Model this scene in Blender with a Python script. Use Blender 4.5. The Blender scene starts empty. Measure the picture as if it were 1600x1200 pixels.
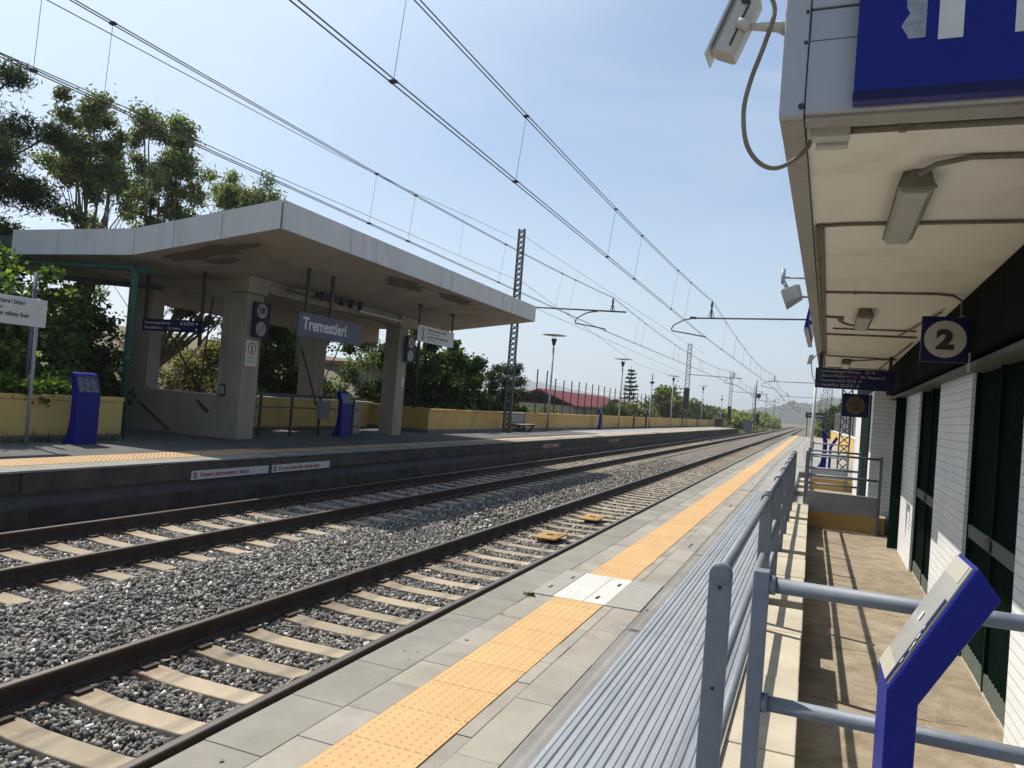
import bpy, math, random
import numpy as np
from mathutils import Vector, Matrix

random.seed(7)
RNG = np.random.default_rng(7)
S = bpy.context.scene
COL = S.collection

# ------------------------------------------------------------------ camera
F_PX, VPX, VPY, ROLL, CAM_H = 1194.0, 1269.5, 662.6, math.radians(4.5), 1.57
_u, _v = VPX - 800, VPY - 600
_uu = math.cos(ROLL) * _u + math.sin(ROLL) * _v
_vv = -math.sin(ROLL) * _u + math.cos(ROLL) * _v
PITCH = math.atan2(_vv, F_PX)
YAW = math.atan2(_uu, _vv * math.sin(PITCH) + F_PX * math.cos(PITCH))


def ray(px, py):
    u, v = px - 800, py - 600
    a = math.cos(ROLL) * u + math.sin(ROLL) * v
    b = -math.sin(ROLL) * u + math.cos(ROLL) * v
    c, s = math.cos(PITCH), math.sin(PITCH)
    y, z = b * c - F_PX * s, b * s + F_PX * c
    cy, sy = math.cos(YAW), math.sin(YAW)
    return Vector((a * cy - z * sy, a * sy + z * cy, -y))


fwd = ray(800, 600).normalized()
rgt = (ray(801, 600) - ray(800, 600)).normalized()
upv = rgt.cross(fwd).normalized()
cam_data = bpy.data.cameras.new("camera")
cam = bpy.data.objects.new("camera", cam_data)
COL.objects.link(cam)
cam.matrix_world = Matrix(((rgt.x, upv.x, -fwd.x, 0), (rgt.y, upv.y, -fwd.y, 0),
                           (rgt.z, upv.z, -fwd.z, CAM_H), (0, 0, 0, 1)))
cam_data.sensor_width = 36.0
cam_data.lens = F_PX / 1600 * 36.0
cam_data.clip_start = 0.05
cam_data.clip_end = 20000
S.camera = cam

# ------------------------------------------------------------------ light
SUN_TO = Vector((-1.0, 0.33, 1.55)).normalized()
SUN_EL = math.asin(SUN_TO.z)
SUN_AZ = math.atan2(SUN_TO.x, SUN_TO.y)       # from +Y towards +X
W = bpy.data.worlds.new("World")
S.world = W
W.use_nodes = True
nt = W.node_tree
bg = nt.nodes["Background"]
sky = nt.nodes.new("ShaderNodeTexSky")
sky.sky_type = 'NISHITA'
sky.sun_disc = False
sky.sun_elevation = SUN_EL
sky.sun_rotation = SUN_AZ
sky.air_density = 1.0
sky.dust_density = 0.9
sky.ozone_density = 1.0
mixs = nt.nodes.new("ShaderNodeMixRGB")      # thin high haze whitening the clear-sky colour
mixs.inputs[0].default_value = 0.22
mixs.inputs[2].default_value = (3.2, 4.4, 6.2, 1)
nt.links.new(sky.outputs[0], mixs.inputs[1])
tcw = nt.nodes.new("ShaderNodeTexCoord")       # pale aureole of hazy air round the sun
dotn = nt.nodes.new("ShaderNodeVectorMath")
dotn.operation = 'DOT_PRODUCT'
dotn.inputs[1].default_value = SUN_TO
nt.links.new(tcw.outputs["Generated"], dotn.inputs[0])
mrw = nt.nodes.new("ShaderNodeMapRange")
mrw.interpolation_type = 'SMOOTHSTEP'
mrw.inputs[1].default_value = 0.60
mrw.inputs[2].default_value = 0.93
nt.links.new(dotn.outputs["Value"], mrw.inputs[0])
mixg = nt.nodes.new("ShaderNodeMixRGB")
mixg.inputs[2].default_value = (5.2, 6.3, 7.5, 1)
nt.links.new(mrw.outputs[0], mixg.inputs[0])
nt.links.new(mixs.outputs[0], mixg.inputs[1])
cmp_ = nt.nodes.new("ShaderNodeMapping")       # faint wisps of high cloud
cmp_.inputs["Scale"].default_value = (1.2, 3.0, 5.0)
cmp_.inputs["Rotation"].default_value = (0.2, 0.1, 0.6)
nt.links.new(tcw.outputs["Generated"], cmp_.inputs[0])
cno = nt.nodes.new("ShaderNodeTexNoise")
cno.inputs["Scale"].default_value = 1.6
cno.inputs["Detail"].default_value = 8
cno.inputs["Roughness"].default_value = 0.6
cno.inputs["Distortion"].default_value = 0.5
nt.links.new(cmp_.outputs[0], cno.inputs["Vector"])
cmr = nt.nodes.new("ShaderNodeMapRange")
cmr.inputs[1].default_value = 0.50
cmr.inputs[2].default_value = 0.78
cmr.inputs[4].default_value = 0.38
nt.links.new(cno.outputs[0], cmr.inputs[0])
mixc = nt.nodes.new("ShaderNodeMixRGB")
mixc.inputs[2].default_value = (5.0, 5.8, 6.7, 1)
nt.links.new(cmr.outputs[0], mixc.inputs[0])
nt.links.new(mixg.outputs[0], mixc.inputs[1])
spw = nt.nodes.new("ShaderNodeSeparateXYZ")     # haze layer along the horizon
nt.links.new(tcw.outputs["Generated"], spw.inputs[0])
mrh = nt.nodes.new("ShaderNodeMapRange")
mrh.interpolation_type = 'SMOOTHSTEP'
mrh.inputs[1].default_value = 0.0
mrh.inputs[2].default_value = 0.34
mrh.inputs[3].default_value = 0.75
mrh.inputs[4].default_value = 0.0
nt.links.new(spw.outputs[2], mrh.inputs[0])
mixh = nt.nodes.new("ShaderNodeMixRGB")
mixh.inputs[2].default_value = (4.3, 5.2, 6.1, 1)
nt.links.new(mrh.outputs[0], mixh.inputs[0])
nt.links.new(mixc.outputs[0], mixh.inputs[1])
nt.links.new(mixh.outputs[0], bg.inputs[0])
bg.inputs[1].default_value = 0.104
sl = bpy.data.lights.new("sun", 'SUN')
sl.energy = 5.0
sl.angle = math.radians(0.55)
sl.color = (1.0, 0.935, 0.83)
so = bpy.data.objects.new("sun", sl)
COL.objects.link(so)
so.rotation_euler = (-SUN_TO).to_track_quat('-Z', 'Y').to_euler()
S.view_settings.view_transform = 'Standard'
S.view_settings.look = 'None'
S.view_settings.exposure = 0.45
S.view_settings.gamma = 1.0
S.cycles.max_bounces = 5
S.cycles.diffuse_bounces = 2
S.cycles.transparent_max_bounces = 6

# ------------------------------------------------------------------ materials
_M = {}


def mat(name, col, col2=None, scale=3.0, rough=0.7, bump=0.0, bscale=40.0, metal=0.0,
        dirt=None, dscale=0.8, damt=0.5, attr=False, trans=0.0, stretch=(1, 1, 1), rvar=0.0, spec=0.5):
    """noise-varied principled material; attr multiplies a per-face colour attribute; dirt = stain colour"""
    if name in _M:
        return _M[name]
    m = bpy.data.materials.new(name)
    _M[name] = m
    if name not in ('white_tile', 'canopy_soffit', 'shelter_soffit'):
        kf = {'leaf': 1.0, 'ballast_stone': .98, 'yellow_wall': .92, 'pale_yellow_wall': .88, 'shelter_concrete': .84, 'shelter_fascia': .9}.get(name, .70)
        col, col2, dirt = [tuple(x * kf for x in c) if c else c for c in (col, col2, dirt)]
    m.use_nodes = True
    t = m.node_tree
    N, L = t.nodes, t.links
    b = N["Principled BSDF"]
    b.inputs["Roughness"].default_value = rough
    b.inputs["Metallic"].default_value = metal
    b.inputs["Specular IOR Level"].default_value = spec
    tc = N.new("ShaderNodeTexCoord")
    mp = N.new("ShaderNodeMapping")
    mp.inputs["Scale"].default_value = stretch
    L.new(tc.outputs["Object"], mp.inputs[0])
    vec = mp.outputs[0]
    c2 = col2 if col2 else tuple(x * 0.82 for x in col)
    n1 = N.new("ShaderNodeTexNoise")
    n1.inputs["Scale"].default_value = scale
    n1.inputs["Detail"].default_value = 7
    n1.inputs["Roughness"].default_value = 0.65
    L.new(vec, n1.inputs["Vector"])
    r1 = N.new("ShaderNodeValToRGB")
    r1.color_ramp.elements[0].position = 0.32
    r1.color_ramp.elements[1].position = 0.68
    r1.color_ramp.elements[0].color = (*c2, 1)
    r1.color_ramp.elements[1].color = (*col, 1)
    L.new(n1.outputs[0], r1.inputs[0])
    out = r1.outputs[0]
    if dirt:
        n2 = N.new("ShaderNodeTexNoise")
        n2.inputs["Scale"].default_value = dscale
        n2.inputs["Detail"].default_value = 9
        n2.inputs["Roughness"].default_value = 0.7
        n2.inputs["Distortion"].default_value = 0.6
        L.new(vec, n2.inputs["Vector"])
        r2 = N.new("ShaderNodeValToRGB")
        r2.color_ramp.elements[0].position = 0.52
        r2.color_ramp.elements[1].position = 0.70
        r2.color_ramp.elements[0].color = (0, 0, 0, 1)
        r2.color_ramp.elements[1].color = (damt, damt, damt, 1)
        L.new(n2.outputs[0], r2.inputs[0])
        mx = N.new("ShaderNodeMixRGB")
        L.new(r2.outputs[0], mx.inputs[0])
        L.new(out, mx.inputs[1])
        mx.inputs[2].default_value = (*dirt, 1)
        out = mx.outputs[0]
    if attr:
        at = N.new("ShaderNodeAttribute")
        at.attribute_name = "Col"
        mu = N.new("ShaderNodeMixRGB")
        mu.blend_type = 'MULTIPLY'
        mu.inputs[0].default_value = 1
        L.new(out, mu.inputs[1])
        L.new(at.outputs["Color"], mu.inputs[2])
        out = mu.outputs[0]
    L.new(out, b.inputs["Base Color"])
    if rvar:
        mr = N.new("ShaderNodeMapRange")
        mr.inputs[3].default_value = max(0.05, rough - rvar)
        mr.inputs[4].default_value = min(1, rough + rvar)
        L.new(n1.outputs[0], mr.inputs[0])
        L.new(mr.outputs[0], b.inputs["Roughness"])
    if bump:
        nb = N.new("ShaderNodeTexNoise")
        nb.inputs["Scale"].default_value = bscale
        nb.inputs["Detail"].default_value = 5
        L.new(vec, nb.inputs["Vector"])
        bp = N.new("ShaderNodeBump")
        bp.inputs["Strength"].default_value = bump
        bp.inputs["Distance"].default_value = 0.02
        L.new(nb.outputs[0], bp.inputs["Height"])
        L.new(bp.outputs[0], b.inputs["Normal"])
    if trans:
        tr = N.new("ShaderNodeBsdfTranslucent")
        hs = N.new("ShaderNodeMixRGB")
        hs.blend_type = 'MULTIPLY'
        hs.inputs[0].default_value = 1
        hs.inputs[2].default_value = (1.25, 1.3, 0.5, 1)
        L.new(out, hs.inputs[1])
        L.new(hs.outputs[0], tr.inputs[0])
        ms = N.new("ShaderNodeMixShader")
        ms.inputs[0].default_value = trans
        L.new(b.outputs[0], ms.inputs[1])
        L.new(tr.outputs[0], ms.inputs[2])
        L.new(ms.outputs[0], N["Material Output"].inputs[0])
    return m


def brick_mat(name, c1, c2, mortar, bw, bh, ms, plane='XZ', bump=0.4, rough=0.55, off=0.5):
    """masonry coursing; plane names the two object axes that run along the face"""
    m = mat(name, c1, c2, 5, rough)
    t = m.node_tree
    N, L = t.nodes, t.links
    b = N["Principled BSDF"]
    tc = N.new("ShaderNodeTexCoord")
    sp = N.new("ShaderNodeSeparateXYZ")
    cb = N.new("ShaderNodeCombineXYZ")
    L.new(tc.outputs["Object"], sp.inputs[0])
    if plane == 'ALL':
        ad = N.new("ShaderNodeMath")
        L.new(sp.outputs[0], ad.inputs[0])
        L.new(sp.outputs[1], ad.inputs[1])
        L.new(ad.outputs[0], cb.inputs[0])
    else:
        L.new(sp.outputs['XYZ'.index(plane[0])], cb.inputs[0])
    L.new(sp.outputs[2], cb.inputs[1])
    br = N.new("ShaderNodeTexBrick")
    br.offset = off
    br.inputs["Scale"].default_value = 1.0
    br.inputs["Brick Width"].default_value = bw
    br.inputs["Row Height"].default_value = bh
    br.inputs["Mortar Size"].default_value = ms
    br.inputs["Mortar Smooth"].default_value = 0.2
    br.inputs["Color1"].default_value = (*c1, 1)
    br.inputs["Color2"].default_value = (*c2, 1)
    br.inputs["Mortar"].default_value = (*mortar, 1)
    L.new(cb.outputs[0], br.inputs["Vector"])
    mu = N.new("ShaderNodeMixRGB")
    mu.blend_type = 'MULTIPLY'
    mu.inputs[0].default_value = 1
    nz = N.new("ShaderNodeTexNoise")
    nz.inputs["Scale"].default_value = 1.7
    nz.inputs["Detail"].default_value = 8
    L.new(tc.outputs["Object"], nz.inputs["Vector"])
    rr = N.new("ShaderNodeValToRGB")
    rr.color_ramp.elements[0].position = 0.3
    rr.color_ramp.elements[0].color = (0.88, 0.87, 0.85, 1)
    rr.color_ramp.elements[1].position = 0.6
    L.new(nz.outputs[0], rr.inputs[0])
    L.new(br.outputs[0], mu.inputs[1])
    L.new(rr.outputs[0], mu.inputs[2])
    L.new(mu.outputs[0], b.inputs["Base Color"])
    bp = N.new("ShaderNodeBump")
    bp.inputs["Strength"].default_value = bump
    bp.inputs["Distance"].default_value = 0.01
    bp.invert = True
    L.new(br.outputs["Fac"], bp.inputs["Height"])
    L.new(bp.outputs[0], b.inputs["Normal"])
    return m


# ------------------------------------------------------------------ mesh helpers
class MB:
    def __init__(self):
        self.v, self.f, self.s, self.c = [], [], [], []
        self.cur = (1, 1, 1)

    def face(self, idx, smooth=False):
        self.f.append(idx)
        self.s.append(smooth)
        self.c.append(self.cur)

    def pts(self, P):
        n = len(self.v)
        self.v.extend([tuple(p) for p in P])
        return n

    def box(self, x0, x1, y0, y1, z0, z1):
        n = self.pts([(x0, y0, z0), (x1, y0, z0), (x1, y1, z0), (x0, y1, z0),
                      (x0, y0, z1), (x1, y0, z1), (x1, y1, z1), (x0, y1, z1)])
        for q in ((0, 3, 2, 1), (4, 5, 6, 7), (0, 1, 5, 4), (1, 2, 6, 5), (2, 3, 7, 6), (3, 0, 4, 7)):
            self.face([n + i for i in q])
        return self

    def prism(self, axis, poly, a0, a1, smooth=False):
        """extrude a 2-D polygon along axis: X -> (y,z), Y -> (x,z), Z -> (x,y)"""
        k = len(poly)
        mk = {'X': lambda p, a: (a, p[0], p[1]), 'Y': lambda p, a: (p[0], a, p[1]), 'Z': lambda p, a: (p[0], p[1], a)}[axis]
        n = self.pts([mk(p, a0) for p in poly] + [mk(p, a1) for p in poly])
        ar = sum(poly[i][0] * poly[(i + 1) % k][1] - poly[(i + 1) % k][0] * poly[i][1] for i in range(k))
        flip = (ar > 0) == (axis == 'Y')
        for i in range(k):
            j = (i + 1) % k
            q = [n + i, n + j, n + k + j, n + k + i]
            self.face(q[::-1] if flip else q, smooth)
        e0, e1 = [n + i for i in range(k)][::-1], [n + k + i for i in range(k)]
        self.face(e0[::-1] if flip else e0)
        self.face(e1[::-1] if flip else e1)
        return self

    def tube(self, P, r, n=8, caps=True):
        P = [Vector(p) for p in P]
        R = r if isinstance(r, (list, tuple)) else [r] * len(P)
        base = len(self.v)
        prev = None
        for i, p in enumerate(P):
            if i == 0:
                d = P[1] - P[0]
            elif i == len(P) - 1:
                d = P[-1] - P[-2]
            else:
                d = (P[i + 1] - p).normalized() + (p - P[i - 1]).normalized()
            d.normalize()
            if prev is None:
                a = d.cross(Vector((0, 0, 1)))
                if a.length < 1e-3:
                    a = Vector((1, 0, 0))
                a.normalize()
            else:
                a = (prev - d * prev.dot(d)).normalized()
            prev = a
            b = d.cross(a)
            for k in range(n):
                t = 2 * math.pi * k / n
                self.v.append(tuple(p + (a * math.cos(t) + b * math.sin(t)) * R[i]))
        for i in range(len(P) - 1):
            for k in range(n):
                k2 = (k + 1) % n
                self.face([base + i * n + k, base + i * n + k2, base + (i + 1) * n + k2, base + (i + 1) * n + k][::-1], True)
        if caps:
            self.face([base + k for k in range(n)])
            self.face([base + (len(P) - 1) * n + k for k in range(n)][::-1])
        return self

    def lathe(self, prof, n=24, c=(0, 0, 0)):
        base = len(self.v)
        for r, z in prof:
            for k in range(n):
                t = 2 * math.pi * k / n
                self.v.append((c[0] + r * math.cos(t), c[1] + r * math.sin(t), c[2] + z))
        for i in range(len(prof) - 1):
            for k in range(n):
                k2 = (k + 1) % n
                self.face([base + i * n + k, base + i * n + k2, base + (i + 1) * n + k2, base + (i + 1) * n + k], True)
        self.face([base + k for k in range(n)][::-1])
        self.face([base + (len(prof) - 1) * n + k for k in range(n)])
        return self

    def beam(self, p0, p1, w, h, up=(0, 0, 1)):
        p0, p1 = Vector(p0), Vector(p1)
        d = (p1 - p0).normalized()
        a = d.cross(Vector(up))
        if a.length < 1e-3:
            a = d.cross(Vector((1, 0, 0)))
        a.normalize()
        b = a.cross(d)
        P = []
        for p in (p0, p1):
            for sx, sy in ((-1, -1), (1, -1), (1, 1), (-1, 1)):
                P.append(p + a * sx * w / 2 + b * sy * h / 2)
        n = self.pts(P)
        for q in ((0, 1, 2, 3), (7, 6, 5, 4), (0, 4, 5, 1), (1, 5, 6, 2), (2, 6, 7, 3), (3, 7, 4, 0)):
            self.face([n + i for i in q])
        return self

    def poly3(self, P):
        n = self.pts(P)
        self.face(list(range(n, n + len(P))))
        return self

    def build(self, name, m, parent=None, bevel=0.0, loc=None, attr=False):
        me = bpy.data.meshes.new(name)
        me.from_pydata(self.v, [], self.f)
        me.polygons.foreach_set("use_smooth", self.s)
        if attr:
            at = me.color_attributes.new("Col", 'FLOAT_COLOR', 'CORNER')
            arr = []
            for f, c in zip(self.f, self.c):
                arr.extend(([*c, 1.0]) * len(f))
            at.data.foreach_set("color", arr)
        me.materials.append(m)
        me.update()
        o = bpy.data.objects.new(name, me)
        COL.objects.link(o)
        if parent is not None:
            o.parent = parent
        if loc is not None:
            o.location = loc
        if bevel:
            md = o.modifiers.new("bevel", 'BEVEL')
            md.width = bevel
            md.segments = 2
            md.limit_method = 'ANGLE'
            md.angle_limit = math.radians(40)
        return o


def np_mesh(name, V, Fc, m, col=None, parent=None, nper=4, smooth=False):
    """V (n,3), Fc (k,nper); col per-vertex (n,3)"""
    me = bpy.data.meshes.new(name)
    V = np.asarray(V, np.float32)
    Fc = np.asarray(Fc, np.int32)
    me.vertices.add(len(V))
    me.vertices.foreach_set("co", V.ravel())
    me.loops.add(Fc.size)
    me.loops.foreach_set("vertex_index", Fc.ravel())
    me.polygons.add(len(Fc))
    me.polygons.foreach_set("loop_start", np.arange(0, Fc.size, nper, dtype=np.int32))
    me.polygons.foreach_set("loop_total", np.full(len(Fc), nper, np.int32))
    if smooth:
        me.polygons.foreach_set("use_smooth", np.ones(len(Fc), bool))
    if col is not None:
        at = me.color_attributes.new("Col", 'FLOAT_COLOR', 'POINT')
        at.data.foreach_set("color", np.c_[col, np.ones(len(col))].astype(np.float32).ravel())
    me.materials.append(m)
    me.update(calc_edges=True)
    me.validate()
    o = bpy.data.objects.new(name, me)
    COL.objects.link(o)
    if parent is not None:
        o.parent = parent
    return o


def tag(o, label=None, cat=None, group=None, kind=None):
    if label:
        o["label"] = label
    if cat:
        o["category"] = cat
    if group:
        o["group"] = group
    if kind:
        o["kind"] = kind
    return o


def thing(name, label, cat, loc=(0, 0, 0), rz=0.0, group=None):
    o = bpy.data.objects.new(name, None)
    o.empty_display_size = 0.2
    COL.objects.link(o)
    o.location = loc
    o.rotation_euler = (0, 0, rz)
    return tag(o, label, cat, group)


def struct(o):
    o["kind"] = "structure"
    return o


def dup(root, loc, label=None, rz=None):
    r = root.copy()
    COL.objects.link(r)
    r.location = loc
    if rz is not None:
        r.rotation_euler = (0, 0, rz)
    if label:
        r["label"] = label
    for ch in list(root.children):
        c = ch.copy()
        COL.objects.link(c)
        c.parent = r
        for g in list(ch.children):
            d = g.copy()
            COL.objects.link(d)
            d.parent = c
    return r


_TXT = {}


def text(name, body, size, m, parent, o, right, up, align='LEFT', bold=0.0, depth=0.002, sx=1.0):
    """flat lettering mesh: o = baseline origin, right/up = unit vectors in the parent's frame"""
    key = (body, size, bold, depth, align, sx)
    if key not in _TXT:
        cu = bpy.data.curves.new(name, 'FONT')
        cu.body = body
        cu.size = size
        cu.align_x = align
        cu.offset = bold
        cu.extrude = depth
        cu.resolution_u = 4
        ob = bpy.data.objects.new(name, cu)
        COL.objects.link(ob)
        dg = bpy.context.evaluated_depsgraph_get()
        me = bpy.data.meshes.new_from_object(ob.evaluated_get(dg))
        me.name = name
        bpy.data.objects.remove(ob)
        _TXT[key] = me
        for v in me.vertices:
            v.co.x *= sx
    me = _TXT[key].copy()
    me.materials.clear()
    me.materials.append(m)
    ob = bpy.data.objects.new(name, me)
    COL.objects.link(ob)
    r, u = Vector(right).normalized(), Vector(up).normalized()
    n = r.cross(u)
    me.transform(Matrix(((r.x, u.x, n.x, o[0]), (r.y, u.y, n.y, o[1]), (r.z, u.z, n.z, o[2]), (0, 0, 0, 1))))
    ob.parent = parent
    return ob


def plate(mb, o, r, u, w, h, t):
    """thin slab: corner o, right r, up u, thickness t along r x u"""
    o, r, u = Vector(o), Vector(r), Vector(u)
    n = r.cross(u)
    P = [o, o + r * w, o + r * w + u * h, o + u * h]
    P += [p + n * t for p in P]
    k = mb.pts(P)
    for q in ((3, 2, 1, 0), (4, 5, 6, 7), (0, 1, 5, 4), (1, 2, 6, 5), (2, 3, 7, 6), (3, 0, 4, 7)):
        mb.face([k + i for i in q])
    return mb


def disc(mb, c, r, u, rad, t, n=28, r0=0.0):
    c, r, u = Vector(c), Vector(r), Vector(u)
    nn = r.cross(u)
    ring = [c + (r * math.cos(2 * math.pi * k / n) + u * math.sin(2 * math.pi * k / n)) * rad for k in range(n)]
    if r0:
        inn = [c + (r * math.cos(2 * math.pi * k / n) + u * math.sin(2 * math.pi * k / n)) * r0 for k in range(n)]
        b = mb.pts([p + nn * t for p in ring] + [p + nn * t for p in inn] + ring + inn)
        for k in range(n):
            j = (k + 1) % n
            mb.face([b + k, b + j, b + n + j, b + n + k])
            mb.face([b + 2 * n + k, b + 2 * n + j, b + j, b + k])
            mb.face([b + n + k, b + n + j, b + 3 * n + j, b + 3 * n + k])
    else:
        b = mb.pts(ring + [p + nn * t for p in ring])
        mb.face([b + n + k for k in range(n)])
        mb.face([b + k for k in range(n)][::-1])
        for k in range(n):
            j = (k + 1) % n
            mb.face([b + k, b + j, b + n + j, b + n + k])
    return mb


# ------------------------------------------------------------------ palette
PAVER = mat("paver", (0.415, 0.378, 0.325), (0.33, 0.30, 0.257), 2.5, 0.85, 0.12, 60, attr=True, dirt=(0.20, 0.19, 0.17), dscale=1.5, damt=0.6)
KERB = mat("kerb_stone", (0.335, 0.315, 0.27), (0.245, 0.232, 0.20), 2.0, 0.85, 0.15, 60, attr=True, dirt=(0.17, 0.17, 0.15), dscale=1.3, damt=0.6)
CONC = mat("concrete", (0.40, 0.38, 0.35), (0.30, 0.285, 0.26), 1.2, 0.9, 0.12, 40, dirt=(0.20, 0.19, 0.17), dscale=0.7, damt=0.6)
ASPH = mat("asphalt", (0.13, 0.135, 0.14), (0.085, 0.09, 0.095), 1.0, 0.9, 0.15, 60, dirt=(0.19, 0.185, 0.175), dscale=0.6, damt=0.5)
LIME = mat("platform_edge_stone", (0.33, 0.32, 0.29), (0.23, 0.22, 0.20), 1.5, 0.9, 0.2, 30, dirt=(0.12, 0.115, 0.10), dscale=1.1, damt=0.7)
PITM = mat("pit_paving", (0.40, 0.325, 0.225), (0.225, 0.175, 0.118), 4.5, 0.95, 0.5, 45, dirt=(0.47, 0.41, 0.31), dscale=1.3, damt=0.8)
STEP = mat("step_stone", (0.66, 0.60, 0.48), (0.52, 0.46, 0.36), 2.2, 0.85, 0.12, 40, dirt=(0.38, 0.32, 0.22), dscale=1.4, damt=0.5)
TACT = mat("tactile_orange", (0.70, 0.435, 0.19), (0.63, 0.385, 0.16), 3, 0.75, 0.04, 80, dirt=(0.42, 0.29, 0.16), dscale=2.2, damt=0.5, attr=True)
TACW = mat("tactile_white", (0.72, 0.71, 0.67), (0.62, 0.61, 0.57), 5, 0.75, 0.04, 80, dirt=(0.48, 0.46, 0.42), damt=0.5)
TACG = mat("tactile_grey", (0.42, 0.40, 0.36), (0.36, 0.34, 0.31), 5, 0.8, 0.04, 80)
GALV = mat("galvanised_steel", (0.27, 0.305, 0.35), (0.20, 0.235, 0.28), 14, 0.62, 0.04, 160, 0.25, rvar=0.1, dirt=(0.30, 0.285, 0.26), dscale=7, damt=0.55)
DECK = mat("deck_metal", (0.40, 0.435, 0.475), (0.33, 0.36, 0.395), 4, 0.6, 0.03, 90, 0.3, dirt=(0.34, 0.33, 0.31), dscale=1.6, damt=0.5, rvar=0.1, stretch=(1, 0.25, 1))
BLUE = mat("blue_paint", (0.004, 0.013, 0.25), (0.003, 0.010, 0.20), 5, 0.5, 0.05, 90, spec=0.22, dirt=(0.02, 0.03, 0.22), dscale=7, damt=0.5, rvar=0.15)
NAVY = mat("sign_blue", (0.007, 0.009, 0.085), (0.006, 0.007, 0.07), 3, 0.5, spec=0.25)
ROYAL = mat("station_sign_blue", (0.003, 0.013, 0.25), (0.002, 0.011, 0.215), 2, 0.4, 0.01, 30, spec=0.25)
WHITE = mat("sign_white", (0.78, 0.78, 0.76), (0.70, 0.70, 0.68), 6, 0.5)
WORN = mat("worn_white", (0.42, 0.44, 0.48), (0.25, 0.27, 0.34), 30, 0.7)
CREAM = mat("sign_cream", (0.66, 0.61, 0.50), (0.60, 0.55, 0.45), 5, 0.6)
BLACK = mat("black_ink", (0.02, 0.02, 0.02), (0.03, 0.03, 0.03), 5, 0.6)
GREYT = mat("grey_ink", (0.40, 0.40, 0.40), (0.34, 0.34, 0.34), 5, 0.7)
DULL = mat("dull_ink", (0.42, 0.42, 0.44), (0.34, 0.34, 0.36), 8, 0.6)
RED = mat("red_ink", (0.55, 0.03, 0.04), (0.45, 0.03, 0.03), 5, 0.6)
RUST = mat("rail_rust", (0.062, 0.040, 0.028), (0.036, 0.025, 0.019), 6, 0.85, 0.15, 60, dirt=(0.10, 0.06, 0.04), dscale=3, damt=0.4)
RHEAD = mat("rail_head", (0.30, 0.27, 0.25), (0.19, 0.165, 0.15), 3, 0.42, 0.05, 60, 0.6, stretch=(1, 0.05, 1))
SLEEP = mat("sleeper_concrete", (0.52, 0.43, 0.31), (0.42, 0.34, 0.24), 4, 0.9, 0.12, 50, dirt=(0.30, 0.22, 0.14), dscale=2.0, damt=0.5)
_t = SLEEP.node_tree
_b = _t.nodes["Principled BSDF"]
_src = _b.inputs["Base Color"].links[0].from_socket
_tc = _t.nodes.new("ShaderNodeTexCoord")
_sx = _t.nodes.new("ShaderNodeSeparateXYZ")
_t.links.new(_tc.outputs["Object"], _sx.inputs[0])
_ab = _t.nodes.new("ShaderNodeMath"); _ab.operation = 'ABSOLUTE'
_t.links.new(_sx.outputs[0], _ab.inputs[0])
_d1 = _t.nodes.new("ShaderNodeMath"); _d1.operation = 'SUBTRACT'; _d1.inputs[1].default_value = 0.754
_t.links.new(_ab.outputs[0], _d1.inputs[0])
_d2 = _t.nodes.new("ShaderNodeMath"); _d2.operation = 'ABSOLUTE'
_t.links.new(_d1.outputs[0], _d2.inputs[0])
_oi = _t.nodes.new("ShaderNodeObjectInfo")
_ad = _t.nodes.new("ShaderNodeVectorMath"); _ad.operation = 'ADD'
_cm = _t.nodes.new("ShaderNodeCombineXYZ")
_ml = _t.nodes.new("ShaderNodeMath"); _ml.operation = 'MULTIPLY'; _ml.inputs[1].default_value = 50
_t.links.new(_oi.outputs["Random"], _ml.inputs[0])
_t.links.new(_ml.outputs[0], _cm.inputs[1])
_t.links.new(_tc.outputs["Object"], _ad.inputs[0]); _t.links.new(_cm.outputs[0], _ad.inputs[1])
_nz = _t.nodes.new("ShaderNodeTexNoise"); _nz.inputs["Scale"].default_value = 7; _nz.inputs["Detail"].default_value = 8
_t.links.new(_ad.outputs[0], _nz.inputs["Vector"])
_n2 = _t.nodes.new("ShaderNodeMath"); _n2.operation = 'MULTIPLY_ADD'; _n2.inputs[1].default_value = -0.55; _n2.inputs[2].default_value = 0.275
_t.links.new(_nz.outputs[0], _n2.inputs[0])
_d3 = _t.nodes.new("ShaderNodeMath"); _d3.operation = 'ADD'
_t.links.new(_d2.outputs[0], _d3.inputs[0]); _t.links.new(_n2.outputs[0], _d3.inputs[1])
_mr = _t.nodes.new("ShaderNodeMapRange"); _mr.inputs[1].default_value = 0.10; _mr.inputs[2].default_value = 0.34; _mr.inputs[3].default_value = 0.85; _mr.inputs[4].default_value = 0.0
_t.links.new(_d3.outputs[0], _mr.inputs[0])
_mx = _t.nodes.new("ShaderNodeMixRGB"); _mx.inputs[2].default_value = (0.165, 0.105, 0.062, 1)
_t.links.new(_mr.outputs[0], _mx.inputs[0]); _t.links.new(_src, _mx.inputs[1])
_tn = _t.nodes.new("ShaderNodeMapRange"); _tn.inputs[3].default_value = 0.72; _tn.inputs[4].default_value = 1.06
_t.links.new(_oi.outputs["Random"], _tn.inputs[0])
_hv = _t.nodes.new("ShaderNodeHueSaturation")
_t.links.new(_tn.outputs[0], _hv.inputs["Value"]); _t.links.new(_mx.outputs[0], _hv.inputs["Color"])
_t.links.new(_hv.outputs[0], _b.inputs["Base Color"])
STONE = mat("ballast_stone", (1, 1, 1), (0.7, 0.68, 0.66), 45, 0.9, attr=True)
YWALL = mat("yellow_wall", (0.62, 0.41, 0.125), (0.53, 0.34, 0.10), 1.8, 0.85, 0.1, 40, dirt=(0.33, 0.235, 0.105), dscale=1.2, damt=0.65, stretch=(1, 1, 0.5))
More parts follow.
